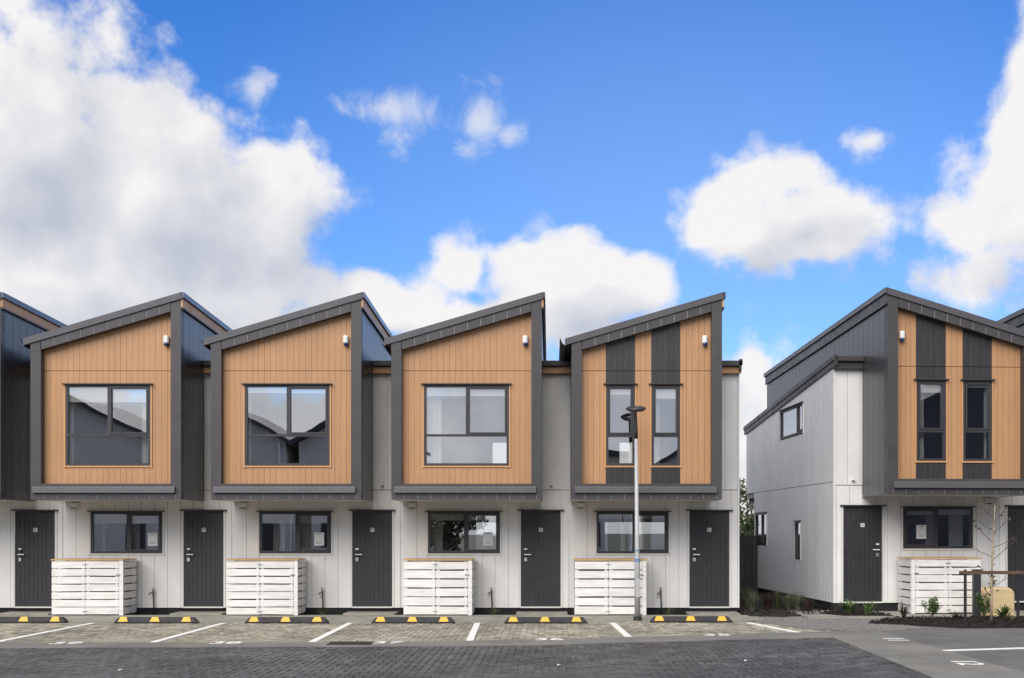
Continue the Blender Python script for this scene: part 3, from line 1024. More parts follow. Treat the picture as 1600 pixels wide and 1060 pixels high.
    # back gable of the box
    B(MB().hexa([(0.0, DEPTH - 0.02, 4.3), (2.93, DEPTH - 0.02, 4.3), (2.93, DEPTH + 0.02, 4.3), (0, DEPTH + 0.02, 4.3),
                 (0.0, DEPTH - 0.02, ztop(0) - 0.45), (2.93, DEPTH - 0.02, ztop(2.93) - 0.45), (2.93, DEPTH + 0.02, ztop(2.93) - 0.45), (0, DEPTH + 0.02, ztop(0) - 0.45)]), 'back_gable', 'dark_board')
    # upper roof: sheet, front capping, gutter, high-side trims
    xe, xr = -0.10, 2.945
    yb = DEPTH + 0.12

    def slab(x0, x1, y0, y1, o0, o1, f=ztop):
        return MB().hexa([(x0, y0, f(x0) - o1 + drop(y0)), (x1, y0, f(x1) - o1 + drop(y0)), (x1, y1, f(x1) - o1 + drop(y1)), (x0, y1, f(x0) - o1 + drop(y1)),
                          (x0, y0, f(x0) - o0 + drop(y0)), (x1, y0, f(x1) - o0 + drop(y0)), (x1, y1, f(x1) - o0 + drop(y1)), (x0, y1, f(x0) - o0 + drop(y1))])
    up = B(slab(xe, xr, YB + 0.02, yb, 0.02, 0.10), 'upper_roof', 'roof_metal')
    B(slab(xe - 0.03, xr + 0.012, YB - 0.035, YB + 0.018, 0.0, 0.128), 'capping', 'flashing_light', up)
    # gutter on the low side: open trough profile
    q = MB()
    za = ztop(xe) + drop(YB)
    zb_ = ztop(xe) + drop(yb)
    prof = [(xe + 0.0, -0.10), (xe - 0.02, -0.16), (xe - 0.09, -0.10), (xe - 0.13, 0.0), (xe - 0.118, 0.002), (xe - 0.08, -0.09), (xe - 0.02, -0.14), (xe + 0.0, -0.09)]
    n = len(prof)
    vs = [(px_, YB - 0.03, za + pz_) for px_, pz_ in prof] + [(px_, yb, zb_ + pz_) for px_, pz_ in prof]
    fs = [tuple(range(n - 1, -1, -1)), tuple(range(n, 2 * n))]
    for i in range(n):
        j = (i + 1) % n
        fs.append((i, j, n + j, n + i))
    q.add(vs, fs)
    B(q, 'gutter', 'flashing', up)
    flat = lambda x: 6.35
    B(slab(2.9475, 3.0, YB - 0.035, yb, -0.002, 0.10, flat), 'edge_capping', 'metal_cap' if tan_side else 'flashing_light', up)
    B(slab(2.931, 2.965, YB + 0.0, yb - 0.05, 0.112, 0.275, flat), 'fascia', 'tan_fascia' if tan_side else 'flashing', up)
    B(slab(2.931, 2.975, YB - 0.0, yb - 0.05, 0.280, 0.312, flat), 'trim', 'frame_dark', up)
    # security light on the face
    sx_, sy_ = 2.61, YF
    sec = B(MB().tube([(sx_, sy_ - 0.05, 5.53), (sx_, sy_ - 0.05, 5.50), (sx_, sy_ - 0.05, 5.40), (sx_, sy_ - 0.05, 5.36)], [0.046, 0.056, 0.056, 0.040], 14), 'security_camera', 'white_plastic', H, smooth=False)
    B(MB().box(sx_ - 0.03, sx_ + 0.03, sy_ - 0.04, sy_, 5.42, 5.52), 'bracket', 'white_plastic', sec)
    prof = [(0.046 * math.sin(math.pi * i / 8 + 1e-3), -0.046 * math.cos(math.pi * i / 8)) for i in range(9)]
    B(MB().lathe(prof, (sx_, sy_ - 0.066, 5.365), 14), 'lens', 'lens_blue', sec, smooth=True)
    return H


ST4 = [(0.676, 1.247), (1.567, 2.133)]
LST = -3.10
names = [
    (-3, '41', 'dark cornered town house cut off by the left edge, door numbered 41'),
    (-2, '39', 'town house numbered 39 with tan box and window, leftmost whole box'),
    (-1, '37', 'town house numbered 37 with tan box, second whole box from left'),
    (0, '35', 'town house numbered 35 with all tan box beside the striped one'),
    (1, '33', 'end town house numbered 33 with tan and dark striped box behind lamp post')]
cfg = {
    -3: dict(up_blind=0.15, low_blind=0.2, seed=1),
    -2: dict(up_blind=0.27, low_blind=0.22, seed=2, up_curtain=[(0, 0.02, 0.06), (0, 0.86, 0.985)], low_curtain=[(0.72, 0.80), (1.36, 1.52)]),
    -1: dict(up_blind=0.09, low_blind=0.22, seed=3, up_curtain=[(0, 0.03, 0.05)], low_curtain=[(0.80, 1.05), (1.40, 1.62)]),
    0: dict(up_blind=0.15, low_blind=0.16, seed=4, up_curtain=[(0, 0.03, 0.20)], low_curtain=[(0.60, 0.85)]),
    1: dict(side_wall=True, side_windows=False, up_blind=(0.12, 0.20), low_blind=0.12, seed=5, stripes=ST4, up_curtain=[(1, 0.03, 0.30)]),
}
EX = LST + 2 * W    # right end of the row
for k, num, lab in names:
    house(lab, (LST + k * W, 24.0, 0), 0.0, num, **cfg[k])
# right-hand block: mirrored units, turned a few degrees
RZ = R(3.5)
RX, RY, RZD = 5.907, 24.0, 0.10
c_, s_ = math.cos(RZ), math.sin(RZ)


def rpos(x, y=0.0):
    return (RX + x * c_ - y * s_, RY + x * s_ + y * c_, RZD)


STR = [(2.93 - 0.0 - b, 2.93 - a) for a, b in reversed([(0.62, 1.22), (1.56, 2.15)])]
house('grey sided town house numbered 31 right of the gap, tan and dark striped box', rpos(W), RZ, '31', mir=True, stripes=STR, dark_fascia=True,
      side_wall=True, tan_side=False, up_blind=(0.06, 0.17), low_blind=0.14, seed=6,
      up_curtain=[(1, 0.62, 0.80), (0, 0.05, 0.14)], low_curtain=[(0.70, 1.0), (1.3, 1.5)])
house('town house at the right edge, only its door edge and roof tip showing', rpos(2 * W + 0.002), RZ, '29', mir=True, stripes=STR, dark_fascia=True,
      tan_side=False, seed=7)

# ------------------------------------------------------------------ notices taped inside the ground floor windows
def notice(px, py, w_, h_, Y, label, rz=0.0):
    p = at(px, py, Y)
    n = thing('notice_sheet', label, 'notice', (p.x, p.y, p.z - h_ / 2), rz, 'paper notices in the windows')
    MB().box(-w_ / 2, w_ / 2, 0, 0.002, 0, h_).build('sheet', 'paper', n)
    MB().box(-w_ * 0.22, w_ * 0.22, -0.001, -0.0002, h_ * 0.86, h_ * 0.90).build('print_line', 'ink', n)
    for i in range(3):
        MB().box(-w_ * 0.30, w_ * 0.30, -0.001, -0.0002, h_ * (0.16 + 0.06 * i), h_ * (0.175 + 0.06 * i)).build('print_line', 'flashing_light', n)


notice(238.5, 843.3, 0.205, 0.275, 24.013, 'paper notice in the leftmost ground floor window')
notice(498.7, 842.8, 0.205, 0.275, 24.013, 'paper notice in the second ground floor window from left')
notice(762.3, 842.3, 0.20, 0.275, 24.013, 'paper notice in the window above the store with blue bins')
notice(1439.5, 831.5, 0.21, 0.29, 24.0 + 1.86 * s_ + 0.012, 'paper notice in the ground floor window behind the sapling', RZ)


# ------------------------------------------------------------------ slatted bin stores
def bin_store(label, loc, rz=0.0, wid=1.44, rows=7, hgt=1.105, dep=0.75, seed=0, mir=False):
    rnd = random.Random(seed)
    b = thing('bin_store', label, 'bin store', loc, rz, 'slatted bin stores')
    B = lambda m_, n, mt, p=b, **k: m_.build(n, mt, p, mir=mir, **k)
    post = 0.085
    dx1 = wid - post
    half = dx1 / 2
    pitch = (hgt - 0.02) / rows
    for c in range(2):
        xa = c * half + 0.003
        xb = (c + 1) * half - 0.003
        dr = MB()
        for (u0, u1) in ((xa + 0.02, xa + 0.075), (xb - 0.075, xb - 0.02)):
            dr.box(u0, u1, 0.022, 0.05, 0.02, hgt - 0.02)
        door = B(dr, 'door', 'white_slat')
        for r in range(rows):
            z0 = 0.02 + r * pitch
            gp = 0.020 + rnd.uniform(-0.006, 0.006) + (0.004 if rows == 6 else 0)
            yf = rnd.uniform(-0.004, 0.003)
            j0, j1, j2, j3 = (rnd.uniform(-0.004, 0.004) for _ in range(4))
            z1 = z0 + pitch - gp
            B(MB().hexa([(xa, yf, z0 + j0), (xb, yf, z0 + j1), (xb, 0.021, z0 + j1), (xa, 0.021, z0 + j0),
                         (xa, yf, z1 + j2), (xb, yf, z1 + j3), (xb, 0.021, z1 + j3), (xa, 0.021, z1 + j2)]), 'slat', 'white_slat', door, bevel=0.003)
        hz = (hgt - 0.09, 0.07)
        for z in hz:
            if c == 0:
                B(MB().box(xb - 0.05, xb + 0.055, -0.006, -0.0035, z, z + 0.016).tube([(xb + 0.003, -0.008, z - 0.008), (xb + 0.003, -0.008, z + 0.024)], 0.006, 6), 'hinge', 'steel', door)
        if c == 1:
            B(MB().box(xb - 0.055, xb + 0.03, -0.014, -0.004, hgt * 0.73, hgt * 0.73 + 0.022), 'latch', 'steel', door)
    B(MB().box(dx1 + 0.002, wid, 0.0, 0.04, 0.0, hgt - 0.004), 'corner_post', 'white_slat', bevel=0.004)
    for (x0, x1, sgn) in ((wid - 0.022, wid, 1), (0.0, 0.022, -1)):
        fr = B(MB().box(x0 - 0.035 * (sgn > 0), x1 + 0.035 * (sgn < 0) - 0.023 * (sgn > 0), dep - 0.12, dep - 0.05, 0.0, hgt - 0.02).box(x0 - 0.035 * (sgn > 0), x1 + 0.035 * (sgn < 0) - 0.023 * (sgn > 0), 0.06, 0.13, 0.0, hgt - 0.02), 'side', 'white_slat')
        for r in range(rows):
            z0 = 0.02 + r * pitch
            B(MB().box(x0, x1, 0.055 if sgn > 0 else 0.024, dep, z0, z0 + pitch - 0.022 - rnd.uniform(0, 0.006)), 'slat', 'white_slat', fr)
    m_ = MB().box(0.03, wid - 0.03, dep - 0.03, dep - 0.01, 0.0, hgt - 0.03)
    B(m_, 'back', 'stake_timber')
    for i in range(5):
        a = -0.015 + i * (dep + 0.02) / 5
        B(MB().box(-0.012 + rnd.uniform(-.006, .006), wid + 0.012 + rnd.uniform(-.006, .006), a, a + (dep + 0.02) / 5 - 0.012, hgt + 0.002, hgt + 0.024), 'lid_board', 'lid_timber')
    return b


GZ = 0.014
bin_store('leftmost white slatted bin store, its right edge near a tap', (-10.03, 23.16, GZ), 0, 1.44, 7, seed=1)
bin_store('second white slatted bin store from left, seven slats high', (-6.52, 23.16, GZ), 0, 1.44, 7, seed=2)
bin_store('white slatted bin store with blue bins showing through its gaps', (-2.955, 23.16, GZ), 0, 1.38, 6, seed=3)
bin_store('white slatted bin store behind the lamp post', (0.49, 23.16, GZ), 0, 1.44, 6, seed=4)
p_ = rpos(2.76, -0.86)
bin_store('white slatted bin store behind the staked sapling', (p_[0], p_[1], 0.04), RZ, 1.44, 7, seed=5, mir=True)
for i, xx in enumerate((-2.90, -2.28)):
    wb = thing('wheelie_bin', ('blue wheelie bin in the left half of the third bin store', 'blue wheelie bin in the right half of the third bin store')[i], 'bin', (xx, 23.24, GZ))
    q = MB().hexa([(0.05, 0.04, 0.05), (0.47, 0.04, 0.05), (0.47, 0.46, 0.05), (0.05, 0.46, 0.05), (0, 0, 0.88), (0.52, 0, 0.88), (0.52, 0.55, 0.88), (0, 0.55, 0.88)])
    q.build('body', 'blue_bin', wb)
    MB().hexa([(-0.01, -0.02, 0.882), (0.53, -0.02, 0.882), (0.53, 0.57, 0.882), (-0.01, 0.57, 0.882), (0.02, 0.02, 0.95), (0.5, 0.02, 0.95), (0.5, 0.55, 0.98), (0.02, 0.55, 0.98)]).build('lid', 'blue_bin', wb)
    for s0 in (0.0, 0.46):
        MB().tube([(s0, 0.5, 0.10), (s0 + 0.05, 0.5, 0.10)], 0.10, 12).build('wheel', 'rubber', wb)

# door steps
for k in range(-3, 2):
    st = tag(MB().box(0, 1.05, 0, 0.62, 0.0, 0.045).build('door_step', 'concrete_strip', bevel=0.01), 'low concrete step under the ' + {-3: 'leftmost door', -2: 'second door from left', -1: 'third door from left', 0: 'fourth door, next to the lamp post', 1: 'last door before the gap'}[k], 'step', 'concrete door steps')
    st.location = (LST + k * W + 2.40, 23.36, -0.008)

# ------------------------------------------------------------------ wheel stops
stops = [(-28, 974.4, 'wheel stop cut off by the left edge, below the leftmost door'), (177, 974.8, 'wheel stop below the leftmost tap and second door'),
         (381.5, 974.8, 'wheel stop below the second bin store from left'), (579.5, 974.8, 'wheel stop below the bin store with blue bins'),
         (787, 974.8, 'wheel stop just left of the lamp post'), (1015.5, 973.4, 'wheel stop right of the lamp post, beside the gravel')]
for (px, py, lab) in stops:
    x, y = gnd(px, py)
    ws = thing('wheel_stop', 'black rubber ' + lab, 'wheel stop', (x, y, 0.0), 0, 'rubber wheel stops with yellow patches')
    L, dp, h = 1.555, 0.15, 0.112
    q = MB()
    sl = 0.085
    vs = [(0, 0, 0), (L, 0, 0), (L, dp, 0), (0, dp, 0), (0.02, 0, 0.035), (L - 0.02, 0, 0.035), (L - 0.02, dp, 0.035), (0.02, dp, 0.035),
          (sl, 0.035, h), (L - sl, 0.035, h), (L - sl, dp - 0.035, h), (sl, dp - 0.035, h)]
    fs = [(3, 2, 1, 0), (8, 9, 10, 11)]
    for b0 in (0, 4):
        for i in range(4):
            j = (i + 1) % 4
            fs.append((b0 + i, b0 + j, b0 + 4 + j, b0 + 4 + i))
    q.add(vs, fs)
    q.build('body', 'rubber', ws, bevel=0.006)
    for c in (0.175, 0.762, 1.344):
        lo, hi = 0.090, 0.056
        z0, z1 = 0.036, h + 0.003

        def fy(z):
            return 0.035 * (z - 0.035) / (h - 0.035)
        e = 0.004
        q = MB().hexa([(c - lo, fy(z0) - e, z0), (c + lo, fy(z0) - e, z0), (c + lo, fy(z0) + 0.03, z0), (c - lo, fy(z0) + 0.03, z0),
                       (c - hi, fy(h) - e, z1), (c + hi, fy(h) - e, z1), (c + hi, dp - 0.04, z1), (c - hi, dp - 0.04, z1)])
        q.build('reflector', 'yellow_paint', ws)

# ------------------------------------------------------------------ lamp post
lx, ly = 1.655, 21.86
lp = thing('lamp_post', 'galvanised lamp post with dark ring shaped head in front of striped box', 'street lamp', (lx, ly, 0))
MB().tube([(0, 0, 0.0), (0, 0, 0.09)], [0.085, 0.078], 20).build('base_collar', 'pipe_black', lp)
lean = -0.028
MB().tube([(0, 0, 0.06), (0.25 * lean, 0, 1.15), (0.30 * lean, 0, 1.22), (0.33 * lean, 0, 1.26), (lean, 0, 3.5)], [0.058, 0.054, 0.050, 0.044, 0.032], 20).build('pole', 'galvanised', lp, smooth=True)
MB().tube([(lean, 0, 3.46), (lean, 0, 3.60), (lean * 1.15, -0.005, 3.72), (lean * 1.5, -0.01, 3.92), (lean * 1.6, -0.02, 4.0)], [0.034, 0.034, 0.028, 0.026, 0.024], 16).build('bracket', 'black_plastic', lp, smooth=True)
head = MB()
R0 = 0.148
tilt = R(13)
prof_ = [(-0.045, 0.000), (-0.030, -0.032), (0.0, -0.044), (0.022, -0.030), (0.046, 0.002), (0.026, 0.026), (-0.010, 0.036), (-0.036, 0.028)]
vs, fs = [], []
NS, NP = 48, len(prof_)
hc = (lean * 1.3, -0.03, 4.03)
for i in range(NS):
    a = 2 * math.pi * i / NS
    for (pr, pz) in prof_:
        x, y, z = (R0 + pr) * math.cos(a), (R0 + pr) * math.sin(a), pz
        y, z = y * math.cos(tilt) - z * math.sin(tilt), y * math.sin(tilt) + z * math.cos(tilt)
        vs.append((hc[0] + x, hc[1] + y, hc[2] + z))
for i in range(NS):
    for k in range(NP):
        fs.append((i * NP + k, ((i + 1) % NS) * NP + k, ((i + 1) % NS) * NP + (k + 1) % NP, i * NP + (k + 1) % NP))
head.add(vs, fs)
head.build('ring_head', 'frame_dark', lp, smooth=True)
for z, h in ((1.335, 0.012), (1.13, 0.02), (1.165, 0.018)):
    rr = 0.0505 if z > 1.2 else 0.0560
    MB().tube([(0.27 * lean, 0, z), (0.27 * lean, 0, z + h)], rr, 20).build('tape_band', 'blue_tape', lp)
MB().box(-0.045, 0.045, -0.064, -0.03, 0.45, 0.80).build('access_door', 'galvanised', lp, bevel=0.01)


# ------------------------------------------------------------------ planting
def blades(m_, n, h, spread, wid, rnd, droop=0.5, base=(0, 0, 0), arc=3):
    for _ in range(n):
        a = rnd.uniform(0, 2 * math.pi)
        rr = rnd.random() ** 0.7 * spread
        hh = h * rnd.uniform(0.55, 1.05)
        dx, dy = math.cos(a), math.sin(a)
        sx_, sy_ = -dy, dx
        r0 = rnd.uniform(0, spread * 0.25)
        pts = []
        for k in range(arc + 1):
            u = k / arc
            r = r0 + rr * u ** 1.5
            z = hh * (u - droop * max(0, u - 0.55) ** 2 * 2.0 * (rr / max(spread, 1e-3)))
            wd = wid * (1 - u) ** 0.6 * (0.6 + 0.8 * u if u < 0.5 else 1)
            pts.append((base[0] + dx * r, base[1] + dy * r, base[2] + z, max(wd, wid * 0.08)))
        vs, fs = [], []
        for (x, y, z, wd) in pts:
            vs += [(x - sx_ * wd / 2, y - sy_ * wd / 2, z), (x + sx_ * wd / 2, y + sy_ * wd / 2, z)]
        for k in range(arc):
            fs.append((2 * k, 2 * k + 1, 2 * k + 3, 2 * k + 2))
        m_.add(vs, fs, rnd.random())


def leaves(m_, n, rnd, c, rad, size, shell=0.35):
    for _ in range(n):
        while True:
            p = Vector((rnd.uniform(-1, 1), rnd.uniform(-1, 1), rnd.uniform(-1, 1)))
            if shell < p.length < 1:
                break
        q = Vector((c[0] + p.x * rad[0], c[1] + p.y * rad[1], c[2] + p.z * rad[2]))
        u = Vector((rnd.gauss(0, 1), rnd.gauss(0, 1), rnd.gauss(0, 1))).normalized()
        v = u.cross(Vector((rnd.gauss(0, 1), rnd.gauss(0, 1), rnd.gauss(0, 1)))).normalized()
        s = size * rnd.uniform(0.6, 1.3)
        m_.add([q - u * s, q - v * s * 0.45, q + u * s, q + v * s * 0.45], [(0, 1, 2, 3)], rnd.random())


def tuft(label, x, y, z, h, spread, n, material, seed, wid=0.012, droop=0.5, cat='plant', name='grass_tuft', group=None):
    rnd = random.Random(seed)
    m_ = MB()
    blades(m_, n, h, spread, wid, rnd, droop)
    o = m_.build(name, material)
    o.location = (x, y, z)
    return tag(o, label, cat, group)


def shrub(label, x, y, z, h, r, n, material, seed, size=0.022, name='shrub'):
    rnd = random.Random(seed)
    t_ = thing(name, label, 'shrub', (x, y, z))
    m_ = MB()
    tips = []
    for i in range(9):
        a = rnd.uniform(0, 6.28)
        rr = r * rnd.uniform(0.3, 0.95)
        tip = (math.cos(a) * rr, math.sin(a) * rr, h * rnd.uniform(0.6, 1.0))
        m_.tube([(0, 0, -0.02), (tip[0] * 0.4, tip[1] * 0.4, tip[2] * 0.5), tip], [0.008, 0.006, 0.003], 5)
        tips.append(tip)
    m_.build('stems', 'twig', t_)
    m_ = MB()
    for tip in tips:
        for u in (0.55, 0.8, 1.0):
            leaves(m_, n // 27, rnd, (tip[0] * u, tip[1] * u, tip[2] * u), (r * 0.34, r * 0.34, h * 0.17), size, 0.0)
    m_.build('foliage', material, t_)
    return t_


def bed(name, poly, z, nchips, seed):
    b = struct(sheet(name, poly, z, 'soil', 0.08))
    rnd = random.Random(seed)
    xs, ys = [p[0] for p in poly], [p[1] for p in poly]

    def inside(x, y):
        c = False
        for i in range(len(poly)):
            x1, y1 = poly[i]
            x2, y2 = poly[(i + 1) % len(poly)]
            if (y1 > y) != (y2 > y) and x < (x2 - x1) * (y - y1) / (y2 - y1) + x1:
                c = not c
        return c
    m_ = MB()
    k = 0
    while k < nchips:
        x, y = rnd.uniform(min(xs), max(xs)), rnd.uniform(min(ys), max(ys))
        if not inside(x, y):
            continue
        k += 1
        s = rnd.uniform(0.015, 0.05)
        u = Vector((rnd.gauss(0, 1), rnd.gauss(0, 1), rnd.gauss(0, 0.5))).normalized() * s
        v = Vector((rnd.gauss(0, 1), rnd.gauss(0, 1), rnd.gauss(0, 0.7))).normalized() * s * 0.45
        c = Vector((x, y, z + rnd.uniform(0.0, 0.035)))
        nrm = u.cross(v).normalized() * 0.008
        m_.add([c - u, c - v, c + u, c + v, c + nrm], [(0, 1, 4), (1, 2, 4), (2, 3, 4), (3, 0, 4), (3, 2, 1, 0)], rnd.random())
    stuff(m_.build('bark_mulch', 'bark', b))
    return b, inside


bed('garden_bed_gap', [(3.97, 22.95), (4.6, 22.75), (5.55, 23.3), (5.86, 23.9), (5.5, 31), (4.0, 31)], 0.03, 1800, 1)
bed('garden_bed_door', [(5.45, 23.35), (5.8, 22.75), (6.75, 22.7), (6.75, 22.95), (6.35, 23.6), (5.9, 23.8)], 0.05, 700, 2)
bed('garden_bed_front', [(5.85, 21.15), (6.6, 20.75), (7.2, 20.25), (12.0, 20.35), (12.0, 22.25), (8.6, 22.3), (6.6, 22.0)], 0.05, 3600, 3)
# loose chip spread between yard and beds
rnd = random.Random(11)
m_ = MB()
gpoly = [(3.75, 22.9), (3.9, 21.5), (4.35, 20.3), (5.1, 19.6), (5.9, 19.7), (6.7, 20.3), (6.3, 20.95), (5.8, 21.2), (6.5, 22.1), (6.7, 22.7), (5.7, 22.8), (5.4, 23.3), (4.6, 22.8)]
gr_ = struct(sheet('gravel_patch', gpoly, 0.006, 'asphalt', 0.04))
k = 0
while k < 11000:
    x, y = rnd.uniform(3.7, 6.8), rnd.uniform(19.5, 23.4)
    c = False
    for i in range(len(gpoly)):
        x1, y1 = gpoly[i]
        x2, y2 = gpoly[(i + 1) % len(gpoly)]
        if (y1 > y) != (y2 > y) and x < (x2 - x1) * (y - y1) / (y2 - y1) + x1:
            c = not c
    if not c:
        continue
    k += 1
    s = rnd.uniform(0.006, 0.016)
    t0 = rnd.uniform(0, 6.28)
    ring = [(x + s * math.cos(t0 + q * 1.571) * rnd.uniform(.7, 1.2), y + s * math.sin(t0 + q * 1.571) * rnd.uniform(.7, 1.2), 0.007) for q in range(4)]
    m_.add(ring + [(x, y, 0.007 + s * rnd.uniform(0.5, 1.1))], [(0, 1, 4), (1, 2, 4), (2, 3, 4), (3, 0, 4)], rnd.random())
stuff(m_.build('gravel', 'stone', gr_))

# tufts in the gap bed
gap_tufts = [(1176, 952, 24.0, 0.48, 'pale green grass tuft at the corner of the end house', 'leaf_grey'), (1200, 946, 25.0, 0.42, 'dark grass tuft second from the end house corner', 'leaf_bronze'),
             (1214, 944, 25.6, 0.44, 'dim green grass tuft in the middle of the gap', 'leaf_olive'), (1232, 946, 24.8, 0.42, 'round green grass tuft under the grey side wall', 'leaf_grey'),
             (1248, 950, 24.2, 0.46, 'bright green grass tuft under the grey side wall, nearest the door', 'leaf_grey'), (1262, 951, 24.0, 0.34, 'reddish low grass tuft right of the bright green one', 'leaf_bronze'),
             (1166, 946, 25.6, 0.5, 'dark green tuft deep beside the end house', 'leaf_olive')]
for i, (px, py, Y, h, lab, mt) in enumerate(gap_tufts):
    x = (px - 860) * Y / F
    tuft(lab, x, Y, 0.03, h * 1.05, 0.26, 210, mt, 40 + i, 0.010, 0.6, 'plant', 'grass_tuft', 'grass tufts in the gap')
# flax and lilies at door 31
tuft('broad leaved green lily clump at the corner by door 31', 6.03, 23.25, 0.05, 0.36, 0.36, 46, 'leaf_flax', 61, 0.045, 1.0, 'plant', 'lily_clump', 'lily clumps by door 31')
tuft('smaller broad leaved lily clump in front of the corner clump', 6.32, 22.92, 0.05, 0.34, 0.27, 30, 'leaf_flax', 62, 0.045, 0.9, 'plant', 'lily_clump', 'lily clumps by door 31')
tuft('spiky dark bronze plant at the left end of the mulch bed', 6.72, 21.9, 0.06, 0.34, 0.17, 70, 'leaf_bronze', 63, 0.016, 0.3, 'plant', 'bronze_plant')
shrub('round bright green shrub in the mulch bed', 7.22, 21.8, 0.06, 0.36, 0.20, 1300, 'leaf_flax', 64, 0.020)
shrub('small green shrub beside the dark post behind the sapling', 8.17, 21.7, 0.06, 0.44, 0.18, 1200, 'leaf_green', 65, 0.020)
tuft('wispy brown groundcover tuft between shrub and stake', 7.62, 21.6, 0.05, 0.20, 0.22, 80, 'leaf_bronze', 66, 0.010, 0.4, 'plant', 'low_tuft', 'low tufts in the mulch bed')
tuft('broad leaved green plant right of the sapling', 8.66, 22.0, 0.06, 0.28, 0.30, 40, 'leaf_flax', 67, 0.05, 1.1, 'plant', 'lily_clump')
tuft('grey wispy groundcover tuft right of the sapling base', 8.45, 21.1, 0.05, 0.16, 0.22, 60, 'leaf_olive', 68, 0.010, 0.4, 'plant', 'low_tuft', 'low tufts in the mulch bed')
# weeds at taps
for i, (px, lab) in enumerate(((505, 'weed tuft at the tap right of the second bin store'), (772, 'weed tuft at the tap right of the store with blue bins'), (1045, 'weed tuft at the tap right of the lamp post'))):
    tuft(lab, (px - 860) * 23.6 / F, 23.6, -0.02, 0.22, 0.26, 46, 'leaf_olive', 70 + i, 0.010, 0.8, 'weed', 'weed', 'weeds at the wall foot')

# young birch with stakes
rnd = random.Random(21)
tb = thing('young_birch', 'bare young birch sapling with few withered leaves in the mulch bed', 'tree', (8.13, 21.25, 0.05))
trunk = [(0, 0, 0), (0.005, 0, 0.4), (0.012, 0, 0.9), (0.028, 0, 1.4), (0.05, 0, 1.8), (0.072, 0, 2.14)]
MB().tube(trunk, [0.026, 0.023, 0.020, 0.016, 0.012, 0.006], 10).build('trunk', 'birch_bark', tb, smooth=True)


def tpos(z):
    for a, b in zip(trunk, trunk[1:]):
        if a[2] <= z <= b[2]:
            u = (z - a[2]) / (b[2] - a[2])
            return Vector(a).lerp(Vector(b), u)
    return Vector(trunk[-1])


lf = MB()
for i, (z, ln, sd) in enumerate([(0.45, 0.28, -1), (0.62, 0.42, 1), (0.80, 0.30, -1), (1.12, 0.62, 1), (1.18, 0.48, -1), (1.35, 0.45, 1), (1.45, 0.5, -1), (1.62, 0.42, 1), (1.66, 0.40, -1), (1.82, 0.36, 1), (1.9, 0.3, -1), (2.0, 0.2, 1)]):
    p = tpos(z)
    ang = rnd.uniform(-0.7, 0.7)
    dr = Vector((sd * math.cos(ang), math.sin(ang), rnd.uniform(0.35, 0.8))).normalized()
    pts = [p, p + dr * ln * 0.5 + Vector((0, 0, 0.01)), p + dr * ln + Vector((0, 0, 0.05))]
    br = MB().tube(pts, [0.007, 0.005, 0.0025], 6)
    mid = pts[1]
    t2 = mid + (dr + Vector((rnd.uniform(-.3, .3), rnd.uniform(-.5, .5), 0.6))).normalized() * ln * 0.4
    br.tube([mid, t2], [0.004, 0.002], 5)
    br.build('branch', 'twig', tb)
    for q in (pts[2], t2):
        for _ in range(rnd.choice((0, 1, 2, 2))):
            leaves(lf, 1, rnd, q + Vector((0, 0, -0.03)), (0.04, 0.04, 0.04), 0.035, 0)
leaves(lf, 26, rnd, tpos(1.55) , (0.04, 0.04, 0.55), 0.022, 0)
leaves(lf, 7, rnd, tpos(0.6) , (0.16, 0.1, 0.22), 0.03, 0)
lf.build('leaves', 'leaf_dry', tb)
sk = thing('tree_stakes', 'two black stakes with a timber rail tied to the sapling', 'stake', (7.62, 21.20, 0.0))
for xx in (0.0, 0.97):
    MB().box(xx, xx + 0.045, 0.0, 0.045, -0.05, 1.0).build('post', 'stake_black', sk, bevel=0.006)
MB().box(-0.10, 1.08, -0.028, -0.002, 0.915, 0.975).build('rail', 'stake_timber', sk)
MB().tube([(0.535 + 0.045 * math.cos(a * 0.7), 0.03 + 0.06 * math.sin(a * 0.7), 0.945) for a in range(10)], 0.008, 6).build('tie', 'pipe_black', sk)
up_ = thing('utility_post', 'dark square utility post between bin store and beige cover', 'post', (8.27, 22.5, 0.0))
MB().box(0, 0.145, 0, 0.1, -0.05, 0.93).build('shaft', 'door_dark', up_, bevel=0.008)
MB().box(-0.012, 0.157, -0.012, 0.112, 0.931, 0.96).build('cap', 'frame_dark', up_, bevel=0.006)
# beige gas-bottle cover
bc = thing('beige_cover', 'beige rounded plastic bottle cover against the wall', 'cover', (8.60, 22.85, 0.036))
q = MB()
prof = [(0.62, 0.0)]
for i in range(9):
    a = math.pi / 2 * i / 8
    prof.append((0.47 + 0.15 * math.cos(a), 0.40 + 0.15 * math.sin(a)))
for i in range(9):
    a = math.pi / 2 + math.pi / 2 * i / 8
    prof.append((0.15 + 0.15 * math.cos(a), 0.40 + 0.15 * math.sin(a)))
prof.append((0.0, 0.0))
n = len(prof)
vs = []
for (dy, ins) in ((0.0, 0.035), (0.012, 0.012), (0.04, 0.0), (0.42, 0.0)):
    vs += [(0.31 + (x - 0.31) * (1 - ins / 0.31), dy, z * (1 - ins / 0.55)) for x, z in prof]
fs = [tuple(range(n)), tuple(range(4 * n - 1, 3 * n - 1, -1))]
for r_ in range(3):
    for i in range(n):
        j = (i + 1) % n
        fs.append((r_ * n + j, r_ * n + i, (r_ + 1) * n + i, (r_ + 1) * n + j))
q.add(vs, fs)
q.build('shell', 'beige_plastic', bc, smooth=False)
MB().box(0.10, 0.52, -0.010, -0.001, 0.05, 0.38).build('front_panel', 'beige_plastic', bc, bevel=0.008)
MB().box(-0.02, 0.64, -0.02, 0.44, -0.01, 0.02).build('foot', 'beige_plastic', bc)
